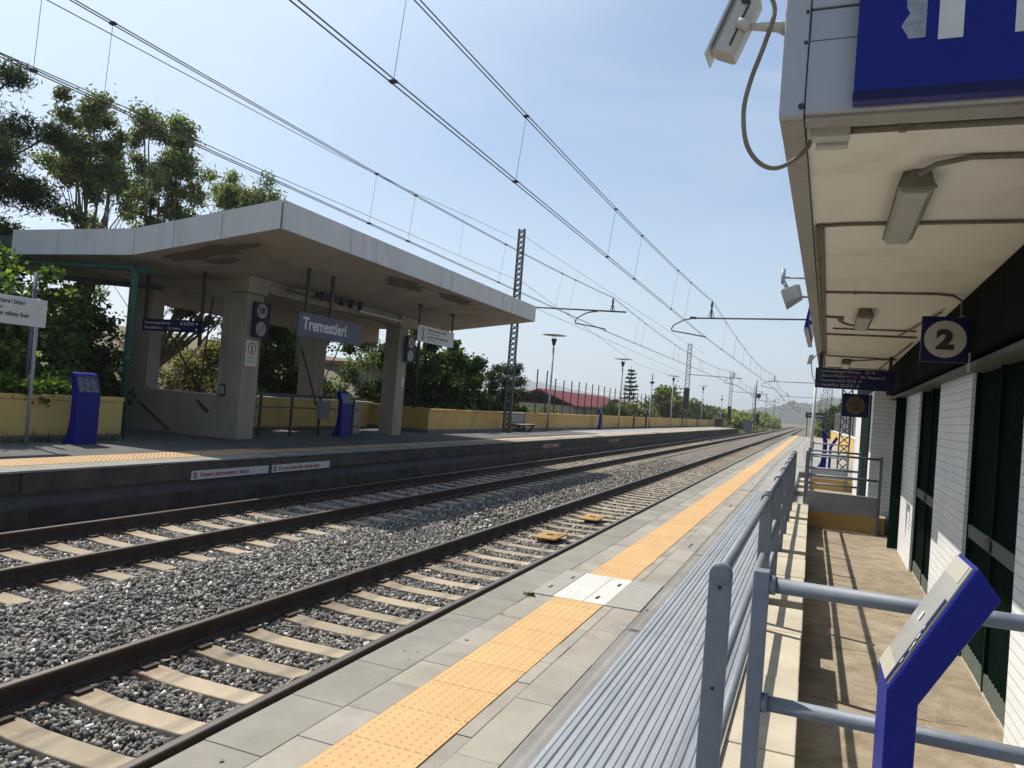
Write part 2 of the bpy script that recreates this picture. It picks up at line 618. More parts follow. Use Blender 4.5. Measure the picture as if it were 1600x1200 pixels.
YPALE = mat("pale_yellow_wall", (0.64, 0.46, 0.155), (0.56, 0.40, 0.13), 1.5, 0.85, 0.08, 50, dirt=(0.42, 0.33, 0.15), dscale=0.8, damt=0.5)
PLINTH = mat("grey_plinth", (0.22, 0.22, 0.22), (0.16, 0.16, 0.16), 2, 0.9)
SHCON = mat("shelter_concrete", (0.40, 0.345, 0.275), (0.32, 0.275, 0.215), 1.4, 0.9, 0.15, 40, dirt=(0.21, 0.17, 0.125), dscale=0.8, damt=0.65, stretch=(1, 1, 0.35))
SOFL = mat("shelter_soffit", (0.42, 0.37, 0.31), (0.35, 0.305, 0.25), 0.6, 0.9, 0.06, 30, dirt=(0.17, 0.125, 0.085), dscale=0.33, damt=0.85)
FASCL = mat("shelter_fascia", (0.62, 0.615, 0.605), (0.55, 0.545, 0.535), 1.6, 0.6, 0.04, 12, dirt=(0.34, 0.325, 0.30), dscale=1.6, damt=0.6, stretch=(1, 1, 0.18))
DKMET = mat("dark_metal", (0.035, 0.032, 0.030), (0.025, 0.022, 0.020), 6, 0.55)
GPIPE = mat("green_pipe", (0.014, 0.115, 0.078), (0.011, 0.09, 0.062), 3, 0.6)
GCLOTH = mat("dark_green_sheet", (0.05, 0.085, 0.075), (0.04, 0.07, 0.06), 3, 0.8)
MASTM = mat("mast_steel", (0.13, 0.132, 0.135), (0.09, 0.092, 0.095), 5, 0.7, 0, metal=0.2)
LAMPM = mat("lamp_post_steel", (0.42, 0.42, 0.42), (0.34, 0.34, 0.34), 5, 0.55, metal=0.3)
WIREM = mat("copper_wire", (0.07, 0.062, 0.055), (0.05, 0.045, 0.04), 5, 0.6, metal=0.2)
SOFR = mat("canopy_soffit", (0.80, 0.76, 0.655), (0.75, 0.71, 0.61), 1.4, 0.85, 0.05, 30, dirt=(0.46, 0.385, 0.28), dscale=1.7, damt=0.35)
FASR = mat("canopy_fascia", (0.50, 0.525, 0.56), (0.44, 0.465, 0.50), 4, 0.5, 0.03, 30, 0.1, dirt=(0.30, 0.295, 0.28), dscale=3.0, damt=0.6, stretch=(1, 1, 0.25))
LIPM = mat("canopy_lip", (0.46, 0.44, 0.39), (0.38, 0.36, 0.32), 3, 0.7, 0.04, 50, dirt=(0.26, 0.22, 0.16), dscale=2.5, damt=0.7)
GREEN = mat("green_shutter", (0.006, 0.021, 0.013), (0.004, 0.015, 0.010), 4, 0.85, 0.02, 60, spec=0.04)
GREENP = mat("green_grey_plate", (0.11, 0.145, 0.12), (0.08, 0.11, 0.09), 8, 0.6, dirt=(0.2, 0.2, 0.17), dscale=5, damt=0.5)
BANDM = mat("dark_green_band", (0.008, 0.013, 0.010), (0.006, 0.010, 0.008), 2, 0.85, spec=0.04)
TILE = brick_mat("white_tile", (0.78, 0.79, 0.79), (0.75, 0.76, 0.76), (0.42, 0.42, 0.42), 60.0, 0.084, 0.0045, 'ALL', 0.5, 0.4)
CONDU = mat("conduit_grey", (0.30, 0.27, 0.21), (0.20, 0.175, 0.13), 20, 0.7, dirt=(0.13, 0.10, 0.07), dscale=6, damt=0.7)
LAMPC = mat("lamp_casing", (0.25, 0.22, 0.17), (0.19, 0.165, 0.125), 5, 0.6)
DIFF = mat("lamp_diffuser", (0.52, 0.51, 0.44), (0.45, 0.44, 0.38), 6, 0.3)
CAMW = mat("camera_casing", (0.66, 0.64, 0.58), (0.58, 0.56, 0.50), 6, 0.45)
FENCE = mat("corrugated_sheet", (0.20, 0.20, 0.205), (0.165, 0.165, 0.17), 1.5, 0.6, 0, metal=0.2)
BALM = mat("balise_yellow", (0.50, 0.30, 0.085), (0.40, 0.23, 0.06), 8, 0.8, 0.1, 60)
REDROOF = mat("red_roof", (0.36, 0.075, 0.075), (0.29, 0.06, 0.06), 2, 0.6)
BEIGE = mat("beige_plaster", (0.45, 0.39, 0.32), (0.38, 0.33, 0.27), 1, 0.9, dirt=(0.30, 0.26, 0.21), dscale=0.5)
GLASS = mat("window_glass", (0.10, 0.11, 0.11), (0.06, 0.07, 0.07), 1, 0.1)
BARK = mat("bark", (0.20, 0.16, 0.115), (0.10, 0.08, 0.06), 4, 0.95, 0.4, 25, stretch=(1, 1, 0.3))
BARKP = mat("pale_bark", (0.24, 0.19, 0.145), (0.12, 0.095, 0.07), 4, 0.95, 0.3, 25, stretch=(1, 1, 0.3))
LEAF = mat("leaf", (1, 1, 1), (0.8, 0.8, 0.8), 2, 0.55, attr=True, trans=0.55, spec=0.25)

ZL = 0.15            # level of the far platform above the near one
X_L = -9.53          # its edge
EARTH = mat("earth", (0.20, 0.17, 0.10), (0.12, 0.12, 0.05), 0.15, 1.0, 0.3, 6, dirt=(0.09, 0.12, 0.035), dscale=0.08, damt=0.9)
HILLM = mat("hill_scrub", (0.045, 0.06, 0.035), (0.075, 0.075, 0.05), 0.01, 1.0, dirt=(0.04, 0.06, 0.025), dscale=0.02, damt=0.9)

# ================================================================== THE GROUND
g = MB()
g.box(-6000, 6000, -200, 9000, -2.5, -1.02)
struct(g.build("ground", EARTH))

# terrain that climbs behind the far platform
gx = np.array([-13.4, -16.0, -19.0, -23.0, -30.0, -45.0])
gz = np.array([-1.0, -0.4, 0.5, 2.4, 3.6, 4.2])
ys = np.linspace(-25, 62, 60)
V = []
for i, x in enumerate(gx):
    for y in ys:
        fade = min(1, max(0, (62 - y) / 14))
        V.append((x, y, -1.01 + (gz[i] + 1.0) * fade + (RNG.normal(0, 0.07) if i > 0 else 0)))
Fc = [(i * 60 + j, i * 60 + j + 1, (i + 1) * 60 + j + 1, (i + 1) * 60 + j) for i in range(5) for j in range(59)]
struct(np_mesh("bank", V, [f[::-1] for f in Fc], EARTH, smooth=True))


def hill(name, pts, depth, base=-4):
    """a ridge: (x, y, z) crest line with a front foot nearer to us and a back foot, roughened"""
    n = 90
    P = np.array(pts, float)
    t = np.linspace(0, len(P) - 1, n)
    cr = np.c_[[np.interp(t, np.arange(len(P)), P[:, k]) for k in range(3)]].T
    rows = 12
    V = []
    for r in range(rows):
        f = r / (rows - 1) * 2 - 1
        h = 1 - abs(f) ** 1.5
        for k in range(n):
            rough = RNG.normal(0, 0.045) * max(cr[k, 2], 1)
            V.append((cr[k, 0], cr[k, 1] + f * depth, base + (cr[k, 2] - base) * h + rough * (abs(f) < 0.95)))
    Fc = [(r * n + k, r * n + k + 1, (r + 1) * n + k + 1, (r + 1) * n + k) for r in range(rows - 1) for k in range(n - 1)]
    return struct(np_mesh(name, V, Fc, HILLM, smooth=True))


hill("hill", [(-150, 1500, 2), (-120, 1500, 15), (-95, 1500, 24), (-60, 1520, 29), (-40, 1540, 42), (-5, 1560, 40), (20, 1560, 52), (80, 1560, 58), (200, 1600, 75), (500, 1700, 95)], 420)
hill("far_hill", [(-1500, 2600, 135), (-1250, 2700, 110), (-1000, 2800, 78), (-780, 2900, 52), (-600, 3000, 30), (-400, 3100, 8)], 500)

# ================================================================== TRACKS
X1, X2 = -4.05, -7.84
ZR1, ZR2 = -0.55, -0.42


def bal_h(x, y=0):
    """ballast surface across the two tracks"""
    xs = [-10.2, -9.4, -8.9, -6.7, -6.35, -6.0, -5.6, -5.3, -4.9, -2.4]
    zs = [-0.70, -0.66, -0.635, -0.635, -0.60, -0.615, -0.66, -0.70, -0.765, -0.765]
    return np.interp(x, xs, zs)


BX = np.array([-10.6, -9.4, -8.9, -6.7, -6.35, -6.0, -5.6, -5.3, -4.9, -4.2, -3.4, -2.3])
BAL = mat("ballast_bed", (0.13, 0.12, 0.11), (0.06, 0.055, 0.052), 9, 0.95)
t = BAL.node_tree
vo = t.nodes.new("ShaderNodeTexVoronoi")
vo.inputs["Scale"].default_value = 17
tcb = t.nodes.new("ShaderNodeTexCoord")
t.links.new(tcb.outputs["Object"], vo.inputs["Vector"])
rb = t.nodes.new("ShaderNodeValToRGB")
cr_ = rb.color_ramp
cr_.elements[0].color = (0.050, 0.046, 0.043, 1)
cr_.elements[1].color = (0.34, 0.29, 0.235, 1)
e = cr_.elements.new(0.55)
e.color = (0.125, 0.105, 0.085, 1)
e = cr_.elements.new(0.8)
e.color = (0.19, 0.158, 0.125, 1)
sepb = t.nodes.new("ShaderNodeSeparateColor")
t.links.new(vo.outputs["Color"], sepb.inputs[0])
t.links.new(sepb.outputs[0], rb.inputs[0])
t.links.new(rb.outputs[0], t.nodes["Principled BSDF"].inputs["Base Color"])
bpb = t.nodes.new("ShaderNodeBump")
bpb.inputs["Strength"].default_value = 1.0
bpb.inputs["Distance"].default_value = 0.05
bpb.invert = True
t.links.new(vo.outputs["Distance"], bpb.inputs["Height"])
t.links.new(bpb.outputs[0], t.nodes["Principled BSDF"].inputs["Normal"])
V, Fc = [], []
yb = np.concatenate([np.linspace(-10, 108, 60), np.linspace(112, 420, 20)])
for j, y in enumerate(yb):
    for i, x in enumerate(BX):
        V.append((x, y, float(bal_h(x)) - 0.035 + (0.012 if y > 45 else 0)))
n = len(BX)
Fc = [(j * n + i, j * n + i + 1, (j + 1) * n + i + 1, (j + 1) * n + i) for j in range(len(yb) - 1) for i in range(n - 1)]
tag(np_mesh("ballast_bed", V, Fc, BAL), kind="structure")
mb = MB()                                       # shoulder beyond the platforms' ends
mb.prism('Y', [(-14.5, -1.02), (-10.6, -0.74), (-2.3, -0.80), (1.5, -1.02)], 108.5, 420)
struct(mb.build("track_bed", BAL))


def stones(n, x0, x1, y0, y1, smin, smax, ypow=1.0):
    x = RNG.uniform(x0, x1, n)
    y = y0 + (y1 - y0) * RNG.uniform(0, 1, n) ** ypow
    z = bal_h(x) + RNG.uniform(-0.03, 0.012, n)
    # keep the sleepers and rails clear
    keep = np.ones(n, bool)
    for X, ZR, ph in ((X1, ZR1, 4.02), (X2, ZR2, 3.76)):
        ins = np.abs(x - X) < 1.32
        d = np.abs((y - ph + 0.29) % 0.58 - 0.29)
        keep &= ~(ins & (d < 0.145) & ((X == X1) | True) & ((x > X - 1.0) | (X != X1)) & (RNG.uniform(0, 1, n) < 2))
        for s in (-0.754, 0.754):
            keep &= np.abs(x - X - s) > 0.085
    x, y, z = x[keep], y[keep], z[keep]
    n = len(x)
    cub = np.array([(-1, -1, -1), (1, -1, -1), (1, 1, -1), (-1, 1, -1), (-1, -1, 1), (1, -1, 1), (1, 1, 1), (-1, 1, 1)]) * 0.66
    fi = np.array([(0, 3, 2), (0, 2, 1), (4, 5, 6), (4, 6, 7), (0, 1, 5), (0, 5, 4), (1, 2, 6), (1, 6, 5), (2, 3, 7), (2, 7, 6), (3, 0, 4), (3, 4, 7)])
    P = np.repeat(cub[None], n, 0) + RNG.uniform(-0.42, 0.42, (n, 8, 3))
    P[:, 4:, :2] *= RNG.uniform(0.45, 1.0, (n, 1, 1))
    P *= RNG.uniform(0.6, 1.4, (n, 1, 3)) * np.array([1.15, 0.85, 0.8])
    a, b = RNG.uniform(0, 6.28, n), RNG.normal(0, 0.7, n)
    ca, sa, cb, sb = np.cos(a), np.sin(a), np.cos(b), np.sin(b)
    X_ = P[:, :, 0] * cb[:, None] - P[:, :, 2] * sb[:, None]
    Z_ = P[:, :, 0] * sb[:, None] + P[:, :, 2] * cb[:, None]
    Xr = X_ * ca[:, None] - P[:, :, 1] * sa[:, None]
    Yr = X_ * sa[:, None] + P[:, :, 1] * ca[:, None]
    sz = RNG.uniform(smin, smax, n)[:, None]
    V = np.stack([Xr * sz + x[:, None], Yr * sz + y[:, None], Z_ * sz + z[:, None]], 2).reshape(-1, 3)
    Fc = (fi[None] + (np.arange(n) * 8)[:, None, None]).reshape(-1, 3)
    tone = RNG.uniform(0, 1, n)
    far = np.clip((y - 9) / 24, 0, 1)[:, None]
    base = np.where(tone[:, None] < 0.60, RNG.uniform(0.075, 0.235, (n, 1)) * np.array([1.0, 0.945, 0.875]),
                    np.where(tone[:, None] < 0.87, RNG.uniform(0.20, 0.36, (n, 1)) * np.array([1.0, 0.94, 0.84]),
                             np.where(tone[:, None] < 0.96, RNG.uniform(0.42, 0.75, (n, 1)) * np.array([1.0, 0.97, 0.92]),
                                      RNG.uniform(0.12, 0.2, (n, 1)) * np.array([1.1, 0.85, 0.62]))))
    base = base * np.where(x < -8.75, .42, 1.0)[:, None]  # strip by the far platform: grime plus the platform's shade, darkened into the colour
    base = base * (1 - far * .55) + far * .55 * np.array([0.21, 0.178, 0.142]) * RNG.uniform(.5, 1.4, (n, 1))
    return V, Fc, np.repeat(base, 8, 0)


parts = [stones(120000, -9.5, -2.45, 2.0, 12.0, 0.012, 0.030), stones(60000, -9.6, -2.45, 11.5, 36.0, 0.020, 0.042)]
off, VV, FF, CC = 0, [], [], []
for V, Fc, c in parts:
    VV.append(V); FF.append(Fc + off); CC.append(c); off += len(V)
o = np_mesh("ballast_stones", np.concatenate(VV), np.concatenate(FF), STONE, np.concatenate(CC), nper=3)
tag(o, "grey crushed stone ballast with scattered white stones between the rails", "ballast", kind="stuff")

RAIL_POLY = [(-.075, 0), (.075, 0), (.075, .012), (.012, .035), (.010, .125), (.036, .138), (.036, .166), (.030, .172), (-.030, .172), (-.036, .166), (-.036, .138), (-.010, .125), (-.012, .035), (-.075, .012)]
for X, ZR, lab in ((X1 - .754, ZR1, "dark rusty rail on the side of the near track away from its platform"),
                   (X1 + .754, ZR1, "brown rusty rail running right under the near platform edge"),
                   (X2 - .754, ZR2, "dark rail lying below the opposite platform's stone face"),
                   (X2 + .754, ZR2, "dark rail of the far track facing the ballast strip between tracks")):
    r = thing("rail", lab, "rail", (X, 60, ZR - .172))
    MB().prism('Y', RAIL_POLY[:8] + RAIL_POLY[8:], -75, 340).build("web", RUST, r)
    MB().box(-.024, .024, -75, 340, .1722, .1735).build("running_surface", RHEAD, r)

SL_POLY = [(-1.30, 0.0), (-0.98, 0.010), (-0.55, 0.008), (-0.36, -0.010), (0, -0.014), (0.36, -0.010), (0.55, 0.008), (0.98, 0.010), (1.30, 0.0)]


def sleeper_mesh():
    m_ = MB()
    top = [(x, z) for x, z in SL_POLY]
    k = len(top)
    # cross-section narrower on top
    P = []
    for x, z in top:
        P += [(x, -0.135, z - 0.16), (x, -0.105, z), (x, 0.105, z), (x, 0.135, z - 0.16)]
    nn = m_.pts(P)
    for i in range(k - 1):
        for a in range(3):
            m_.face([nn + i * 4 + a, nn + (i + 1) * 4 + a, nn + (i + 1) * 4 + a + 1, nn + i * 4 + a + 1], False)
    m_.face([nn, nn + 1, nn + 2, nn + 3])
    m_.face([nn + (k - 1) * 4 + a for a in (3, 2, 1, 0)])
    return m_


sl0 = sleeper_mesh().build("sleeper", SLEEP, bevel=0.008)
first = True
for X, ZT, ph, cnt, lab, grp in ((X1, ZR1 - .186, 4.02, 112, "pale concrete sleeper under the rails of the near track", "sleepers of the near track"),
                                 (X2, ZR2 - .186, 3.76, 112, "pale concrete sleeper under the rails of the far track", "sleepers of the far track")):
    for k in range(-3, cnt):
        if first:
            o, first = sl0, False
        else:
            o = sl0.copy()
            COL.objects.link(o)
        o.location = (X, ph + 0.58 * k, ZT)
        tag(o, lab, "sleeper", grp)

bpl = MB()
bpl.prism('Y', [(-.17, .0), (.17, .0), (.17, .028), (.10, .03), (.095, .062), (.078, .062), (.076, .02), (-.076, .02), (-.078, .062), (-.095, .062), (-.10, .03), (-.17, .028)], -.065, .065)
bp0 = None
for o in [o for o in COL.objects if o.name.split('.')[0] == 'sleeper' and o.location.y < 18]:
    for sx_ in (-.754, .754):
        if bp0 is None:
            bp0 = bpl.build("rail_fastening", RUST, o, loc=(sx_, 0, .004))
        else:
            c = bp0.copy()
            COL.objects.link(c)
            c.parent = o
            c.location = (sx_, 0, .004)
for y, lab in ((12.42, "nearer of the two yellow balise plates between the rails"), (15.1, "farther of the two yellow balise plates between the rails")):
    b = thing("balise", lab, "balise", (-4.0, y, ZR1 - .19))
    MB().box(-.20, .20, -.36, .36, .06, .09).build("plate", BALM, b, 0.012)
    MB().box(-.14, .14, -.12, .12, .0, .06).box(-.05, .05, -.05, .05, .0905, .10).build("mounting", RUST, b)
st = MB().tube([(-3.34, 4.05, -.70), (-3.36, 4.35, -.63), (-3.42, 4.75, -.60), (-3.45, 5.05, -.66)], .013, 6)
tag(st.build("stick", mat("dry_wood", (0.38, 0.30, 0.19), None, 8, 0.9)), "dry bent stick lying on the sleepers beside the near platform edge", "stick")

# ================================================================== NEAR PLATFORM
Y_END = 97.0
g = MB()
g.box(-2.33, 12, -30, 2.86, -1.6, -0.012)          # body under the paving, before the sunken passage
g.box(-2.33, -0.30, 2.86, Y_END, -1.6, -0.012)
g.box(-0.30, 12, 26.7, Y_END, -1.6, -0.012)
g.box(-0.30, 1.45, 16.64, 19.4, -1.6, -0.15)
struct(g.build("platform", CONC))
rows = (("kerb_stones", KERB, -2.36, -2.05, 0.60, 0.10, 40), ("paving_row_edge", PAVER, -2.05, -1.858, 0.39, 0.06, 34),
        ("paving_row_narrow", PAVER, -1.448, -1.368, 0.39, 0.06, 30), ("paving_row_inner", PAVER, -1.368, -1.150, 0.74, 0.06, 34))
for nm, m_, x0, x1, L_, th, yend in rows:
    g = MB()
    y = -3.0 + {0.60: 0.27, 0.39: 0.06, 0.74: 0.2}[L_]
    while y < Y_END:
        L2 = L_ if y < yend else L_ * 4
        tone = random.uniform(0.86, 1.08)
        g.cur = (tone, tone * random.uniform(0.985, 1.01), tone * random.uniform(0.95, 1.01))
        dz = random.uniform(-0.003, 0.002)
        g.box(x0 + .0015, x1 - .0015, y + .0018, min(y + L2, Y_END) - .0018, -th, dz)
        y += L2
    struct(g.build(nm, m_, attr=True, bevel=0.0025))
g = MB().box(-1.147, -1.03, -3, 17.6, -.05, -.002).box(-1.147, 12, 27.0, Y_END, -.05, -.003).box(-1.147, -.30, 17.6, 27.0, -.05, -.004)
struct(g.build("platform_concrete", CONC))
struct(MB().box(-.33, 12, -30, 2.86, -.05, -.003).build("landing", CONC))
# tactile strip with its domes
g = MB()
y = -3.0 + 0.03
while y < Y_END:
    L2 = 0.40 if y < 40 else 4.0
    tone = random.uniform(0.94, 1.04)
    g.cur = (tone, tone * random.uniform(0.97, 1.02), tone)
    if not (5.75 < y < 7.03):
        g.box(-1.855, -1.451, y + .002, y + L2 - .002, -.05, .003)
    y += L2
    if 5.99 < y < 6.03 or 5.8 < y < 6.2:
        y = 7.035
g.cur = (.97, .97, .97)
g.box(-1.855, -1.451, 5.832, 6.002, -.05, .003)
struct(g.build("tactile_paving", TACT, attr=True))


def domes(name, x0, x1, y0, y1, px, py, m_, rad=.0135, h=.0036, zb=.003):
    xs, ys = np.arange(x0 + px / 2, x1, px), np.arange(y0 + py / 2, y1, py)
    V, Fc = [], []
    prof = ((1.0, 0), (0.80, 0.42), (0.50, 0.85), (0.22, 1.0))
    nseg = 8
    for yy in ys:
        for xx in xs:
            b = len(V)
            for r_, hh in prof:
                for k in range(nseg):
                    tt = 2 * math.pi * k / nseg
                    V.append((xx + rad * r_ * math.cos(tt), yy + rad * r_ * math.sin(tt), zb + h * hh))
            for q in range(3):
                for k in range(nseg):
                    j = (k + 1) % nseg
                    Fc.append((b + q * nseg + k, b + q * nseg + j, b + (q + 1) * nseg + j, b + (q + 1) * nseg + k))
            for k in (0, 2, 4):
                Fc.append((b + 24, b + 24 + k + 1, b + 24 + k + 2, b + 24 + (k + 3) % 8))
    col = np.ones((len(V), 3))
    return struct(np_mesh(name, V, Fc, m_, col, smooth=True))


domes("tactile_domes", -1.855, -1.451, 2.0, 5.99, .0505, .0505, TACT)
domes("tactile_domes", -1.855, -1.451, 7.04, 24.0, .0505, .0505, TACT)
g = MB()
g.box(-1.88, -1.624, 6.005, 7.025, -.05, .005).box(-1.618, -1.44, 6.005, 7.025, -.05, .005)
struct(g.build("white_paving", TACW))
domes("white_domes", -1.87, -1.63, 6.02, 7.01, .048, .05, TACW, .011, .003, .005)
g = MB()
g.box(-2.058, -1.886, 6.005, 7.025, -.05, .006).box(-1.436, -1.155, 6.005, 7.025, -.05, .006)
struct(g.build("grey_paving", TACG))
domes("grey_domes", -2.05, -1.89, 6.02, 7.01, .028, .03, TACG, .008, .003, .006)
domes("grey_domes", -1.43, -1.16, 6.02, 7.01, .028, .03, TACG, .008, .003, .006)
slots = MB()
for xx, yy in ((-1.99, 6.3), (-1.93, 6.75), (-1.55, 6.2), (-1.50, 6.75)):
    slots.box(xx - .012, xx + .012, yy - .05, yy + .05, .0065, .0085)
for yy in (9.4, 14.2, 19.5, 25.5):
    slots.box(-1.27, -1.25, yy - .16, yy + .16, .001, .003)
struct(slots.build("drain_slots", BLACK))

random.seed(99)
gm = MB()
for k in range(34):
    x, y = random.choice((random.uniform(-2.3, -1.9), random.uniform(-1.44, -1.05))), 2.4 + 14 * random.random() ** 1.4
    r_ = random.uniform(.006, .018)
    n_ = 9
    gm.poly3([(x + r_ * random.uniform(.6, 1.2) * math.cos(2 * math.pi * q / n_), y + r_ * random.uniform(.6, 1.2) * math.sin(2 * math.pi * q / n_), .0045) for q in range(n_)])
struct(gm.build("paving_stains", mat("old_gum", (0.25, 0.235, 0.21), (0.20, 0.19, 0.17), 20, 0.9)))
# ribbed metal deck
prof = [(-1.03, -0.04)]
x = -1.03
while x < -0.36:
    prof += [(x, .015), (x + .007, .024), (x + .027, .0255), (x + .034, .020), (x + .041, .0255), (x + .061, .024), (x + .068, .015)]
    x += .0745
prof += [(-.335, .018), (-.335, -.04)]
dk = MB().prism('Y', prof, -3, 17.6)
tag(dk.build("metal_deck", DECK), "ribbed grey metal deck laid along the railing", "deck")

# weeds in the kerb joint
wd = MB()
for k in range(26):
    a = random.uniform(0, 6.28)
    L_ = random.uniform(.02, .05)
    c = Vector((-2.06 + random.gauss(0, .012), 5.93 + random.gauss(0, .02), 0))
    wd.poly3([c, c + Vector((math.cos(a) * L_, math.sin(a) * L_, random.uniform(.01, .03))), c + Vector((math.cos(a + .5) * L_, math.sin(a + .5) * L_, .005))])
WEED = mat("weed", (0.10, 0.12, 0.04), None, 5, 0.8)
tag(wd.build("weed", WEED), "tiny weed growing from the joint beside the white tactile squares", "weed")

# ================================================================== SUNKEN PASSAGE BESIDE THE DECK
struct(MB().box(-.30, 1.62, 2.86, 19.4, -1.0, -.48).box(-.30, 1.62, 19.41, 26.7, -1.0, -.483).build("passage_floor", PITM))
random.seed(21)
ck = MB()
for k in range(9):
    y = 3.6 + k * 1.45 + random.uniform(-.3, .3)
    x, P = .06, []
    while x < 1.25:
        P.append((x, y))
        x += random.uniform(.06, .14)
        y += random.uniform(-.035, .03)
    for a, b in zip(P[:-1], P[1:]):
        w_ = random.uniform(.002, .006)
        ck.poly3([(a[0], a[1] - w_, -.4785), (b[0], b[1] - w_, -.4785), (b[0], b[1] + w_, -.4785), (a[0], a[1] + w_, -.4785)])
struct(ck.build("floor_cracks", mat("crack_dirt", (0.07, 0.055, 0.04), None, 5, 1.0)))
g = MB()
segs = [(2.87, 7.15), (7.45, 10.05), (10.35, 13.75), (14.05, 16.64)]
for ya, yb_ in segs:
    y = ya
    while y < yb_ - .05:
        y2 = min(y + 1.15, yb_)
        if yb_ - y2 < .3:
            y2 = yb_
        tone = random.uniform(.9, 1.05)
        g.cur = (tone, tone * .99, tone * .96)
        g.box(-.328, .03 + random.uniform(-.006, .004), y + .003, y2 - .003, -.60, -.035 + random.uniform(-.005, .005))
        y = y2
for (a_, b_) in ((7.15, 7.45), (10.05, 10.35), (13.75, 14.05)):
    g.cur = (.62, .58, .5)
    g.box(-.328, .022, a_, b_, -.60, -.20)
STEPA = mat("step_stone_b", (0.66, 0.60, 0.48), (0.52, 0.46, 0.36), 2.2, 0.85, 0.12, 40, dirt=(0.38, 0.32, 0.22), dscale=1.4, damt=0.5, attr=True)
struct(g.build("steps", STEPA, attr=True, bevel=0.008))
g = MB()
for i in range(7):
    y = 19.5 + i
    g.box(-.327, .03, y + .004, y + .99, -.6, -.12 if i % 2 else -.25)
struct(g.build("steps", STEPA, bevel=0.01, attr=True))
kd = MB()                                          # kerb rubble at the foot of the building wall
for k in range(60):
    y = 3 + k * .24
    kd.box(1.27 + y * .0, 1.33, y, y + .235, -.5, -.455 + random.uniform(-.008, .008))
kd_o = kd.build("wall_foot_kerb", STEP, bevel=0.006)
struct(kd_o)
kd_o.location = (0.0, 0, 0)
kd_o.rotation_euler = (0, 0, math.radians(-1.0))

for y, lab in ((16.56, "low ochre wall closing the sunken passage, below the nearer footbridge panel"),
               (26.56, "low ochre wall closing the sunken passage farther along, behind the first one")):
    w_ = thing("low_wall", lab, "wall", (.7, y, -.48))
    MB().box(-.66, .72, 0, .09, 0, .33).build("rendered_face", YWALL, w_)

# ------------------------------------------------------------------ railings
RAIL_Z = (.965, .53, .20)


def railing(name, ys, label):
    r = thing(name, label, "railing", (-.29, ys[0], 0))
    for y in ys:
        p = MB().box(-.043, .043, y - ys[0] - .02, y - ys[0] + .02, -.45, .965)
        p.tube([(0, y - ys[0] - .021, .965), (0, y - ys[0] + .021, .965)], .043, 20)
        for z in (.90, .52):
            pass
        po = p.build("post", GALV, r, 0.004)
        h = MB()
        for z in (.915, .53):
            h.tube([(0, y - ys[0] - .0235, z), (0, y - ys[0] - .0195, z)], .0075, 10)
        h.build("bolt_hole", BLACK, po)
        c_ = MB().tube([(0, y - ys[0] - .03, .965), (0, y - ys[0] + .05, .965)], .036, 16)
        c_.build("collar", GALV, po)
    for z in RAIL_Z:
        MB().tube([(0, .0 if z < .9 else .03, z), (0, ys[-1] - ys[0], z)], .0245, 14).build("rail_tube", GALV, r)
    return r


railing("railing", [3.08, 6.28], "near section of grey tube railing with two flat posts beside the metal deck")
railing("railing", [6.50, 8.45, 10.15, 11.8, 13.3, 14.85, 16.45], "long far section of grey tube railing running behind the first section along the deck")


def barrier(loc, w, zs, label, panel=None, zb=-.5, r=.024):
    b = thing("barrier", label, "barrier", loc)
    for x in (0, w):
        MB().box(x - .028, x + .028, -.035, .035, zb, zs[0] + .05).build("post", GALV, b, 0.005)
    for z in zs:
        rt = MB().tube([(.025, 0, z), (w - .02, 0, z)], r, 14).tube([(.028, 0, z), (.05, 0, z)], r + .007, 14)
        rt.build("rail_tube", GALV, b)
    if panel:
        MB().box(.03, w - .03, -.03, .03, panel[0], panel[1]).build("kick_panel", LAMPM, b, 0.004)
    return b


barrier((-.135, 2.965, 0), 1.42, (.975, .55), "nearest grey tube barrier across the sunken passage, behind the blue lectern", r=.0275)
barrier((-.05, 16.50, 0), 1.34, (.98, .56), "grey barrier with a kick panel above the first ochre low wall", (-.15, .24))
barrier((-.02, 19.50, 0), 1.10, (.96, .54, .18), "barrier of three thin tubes just beyond the kick panel barrier")
barrier((.06, 26.50, 0), 1.05, (.97, .55), "farthest grey barrier with kick panel across the passage end", (-.14, .21))


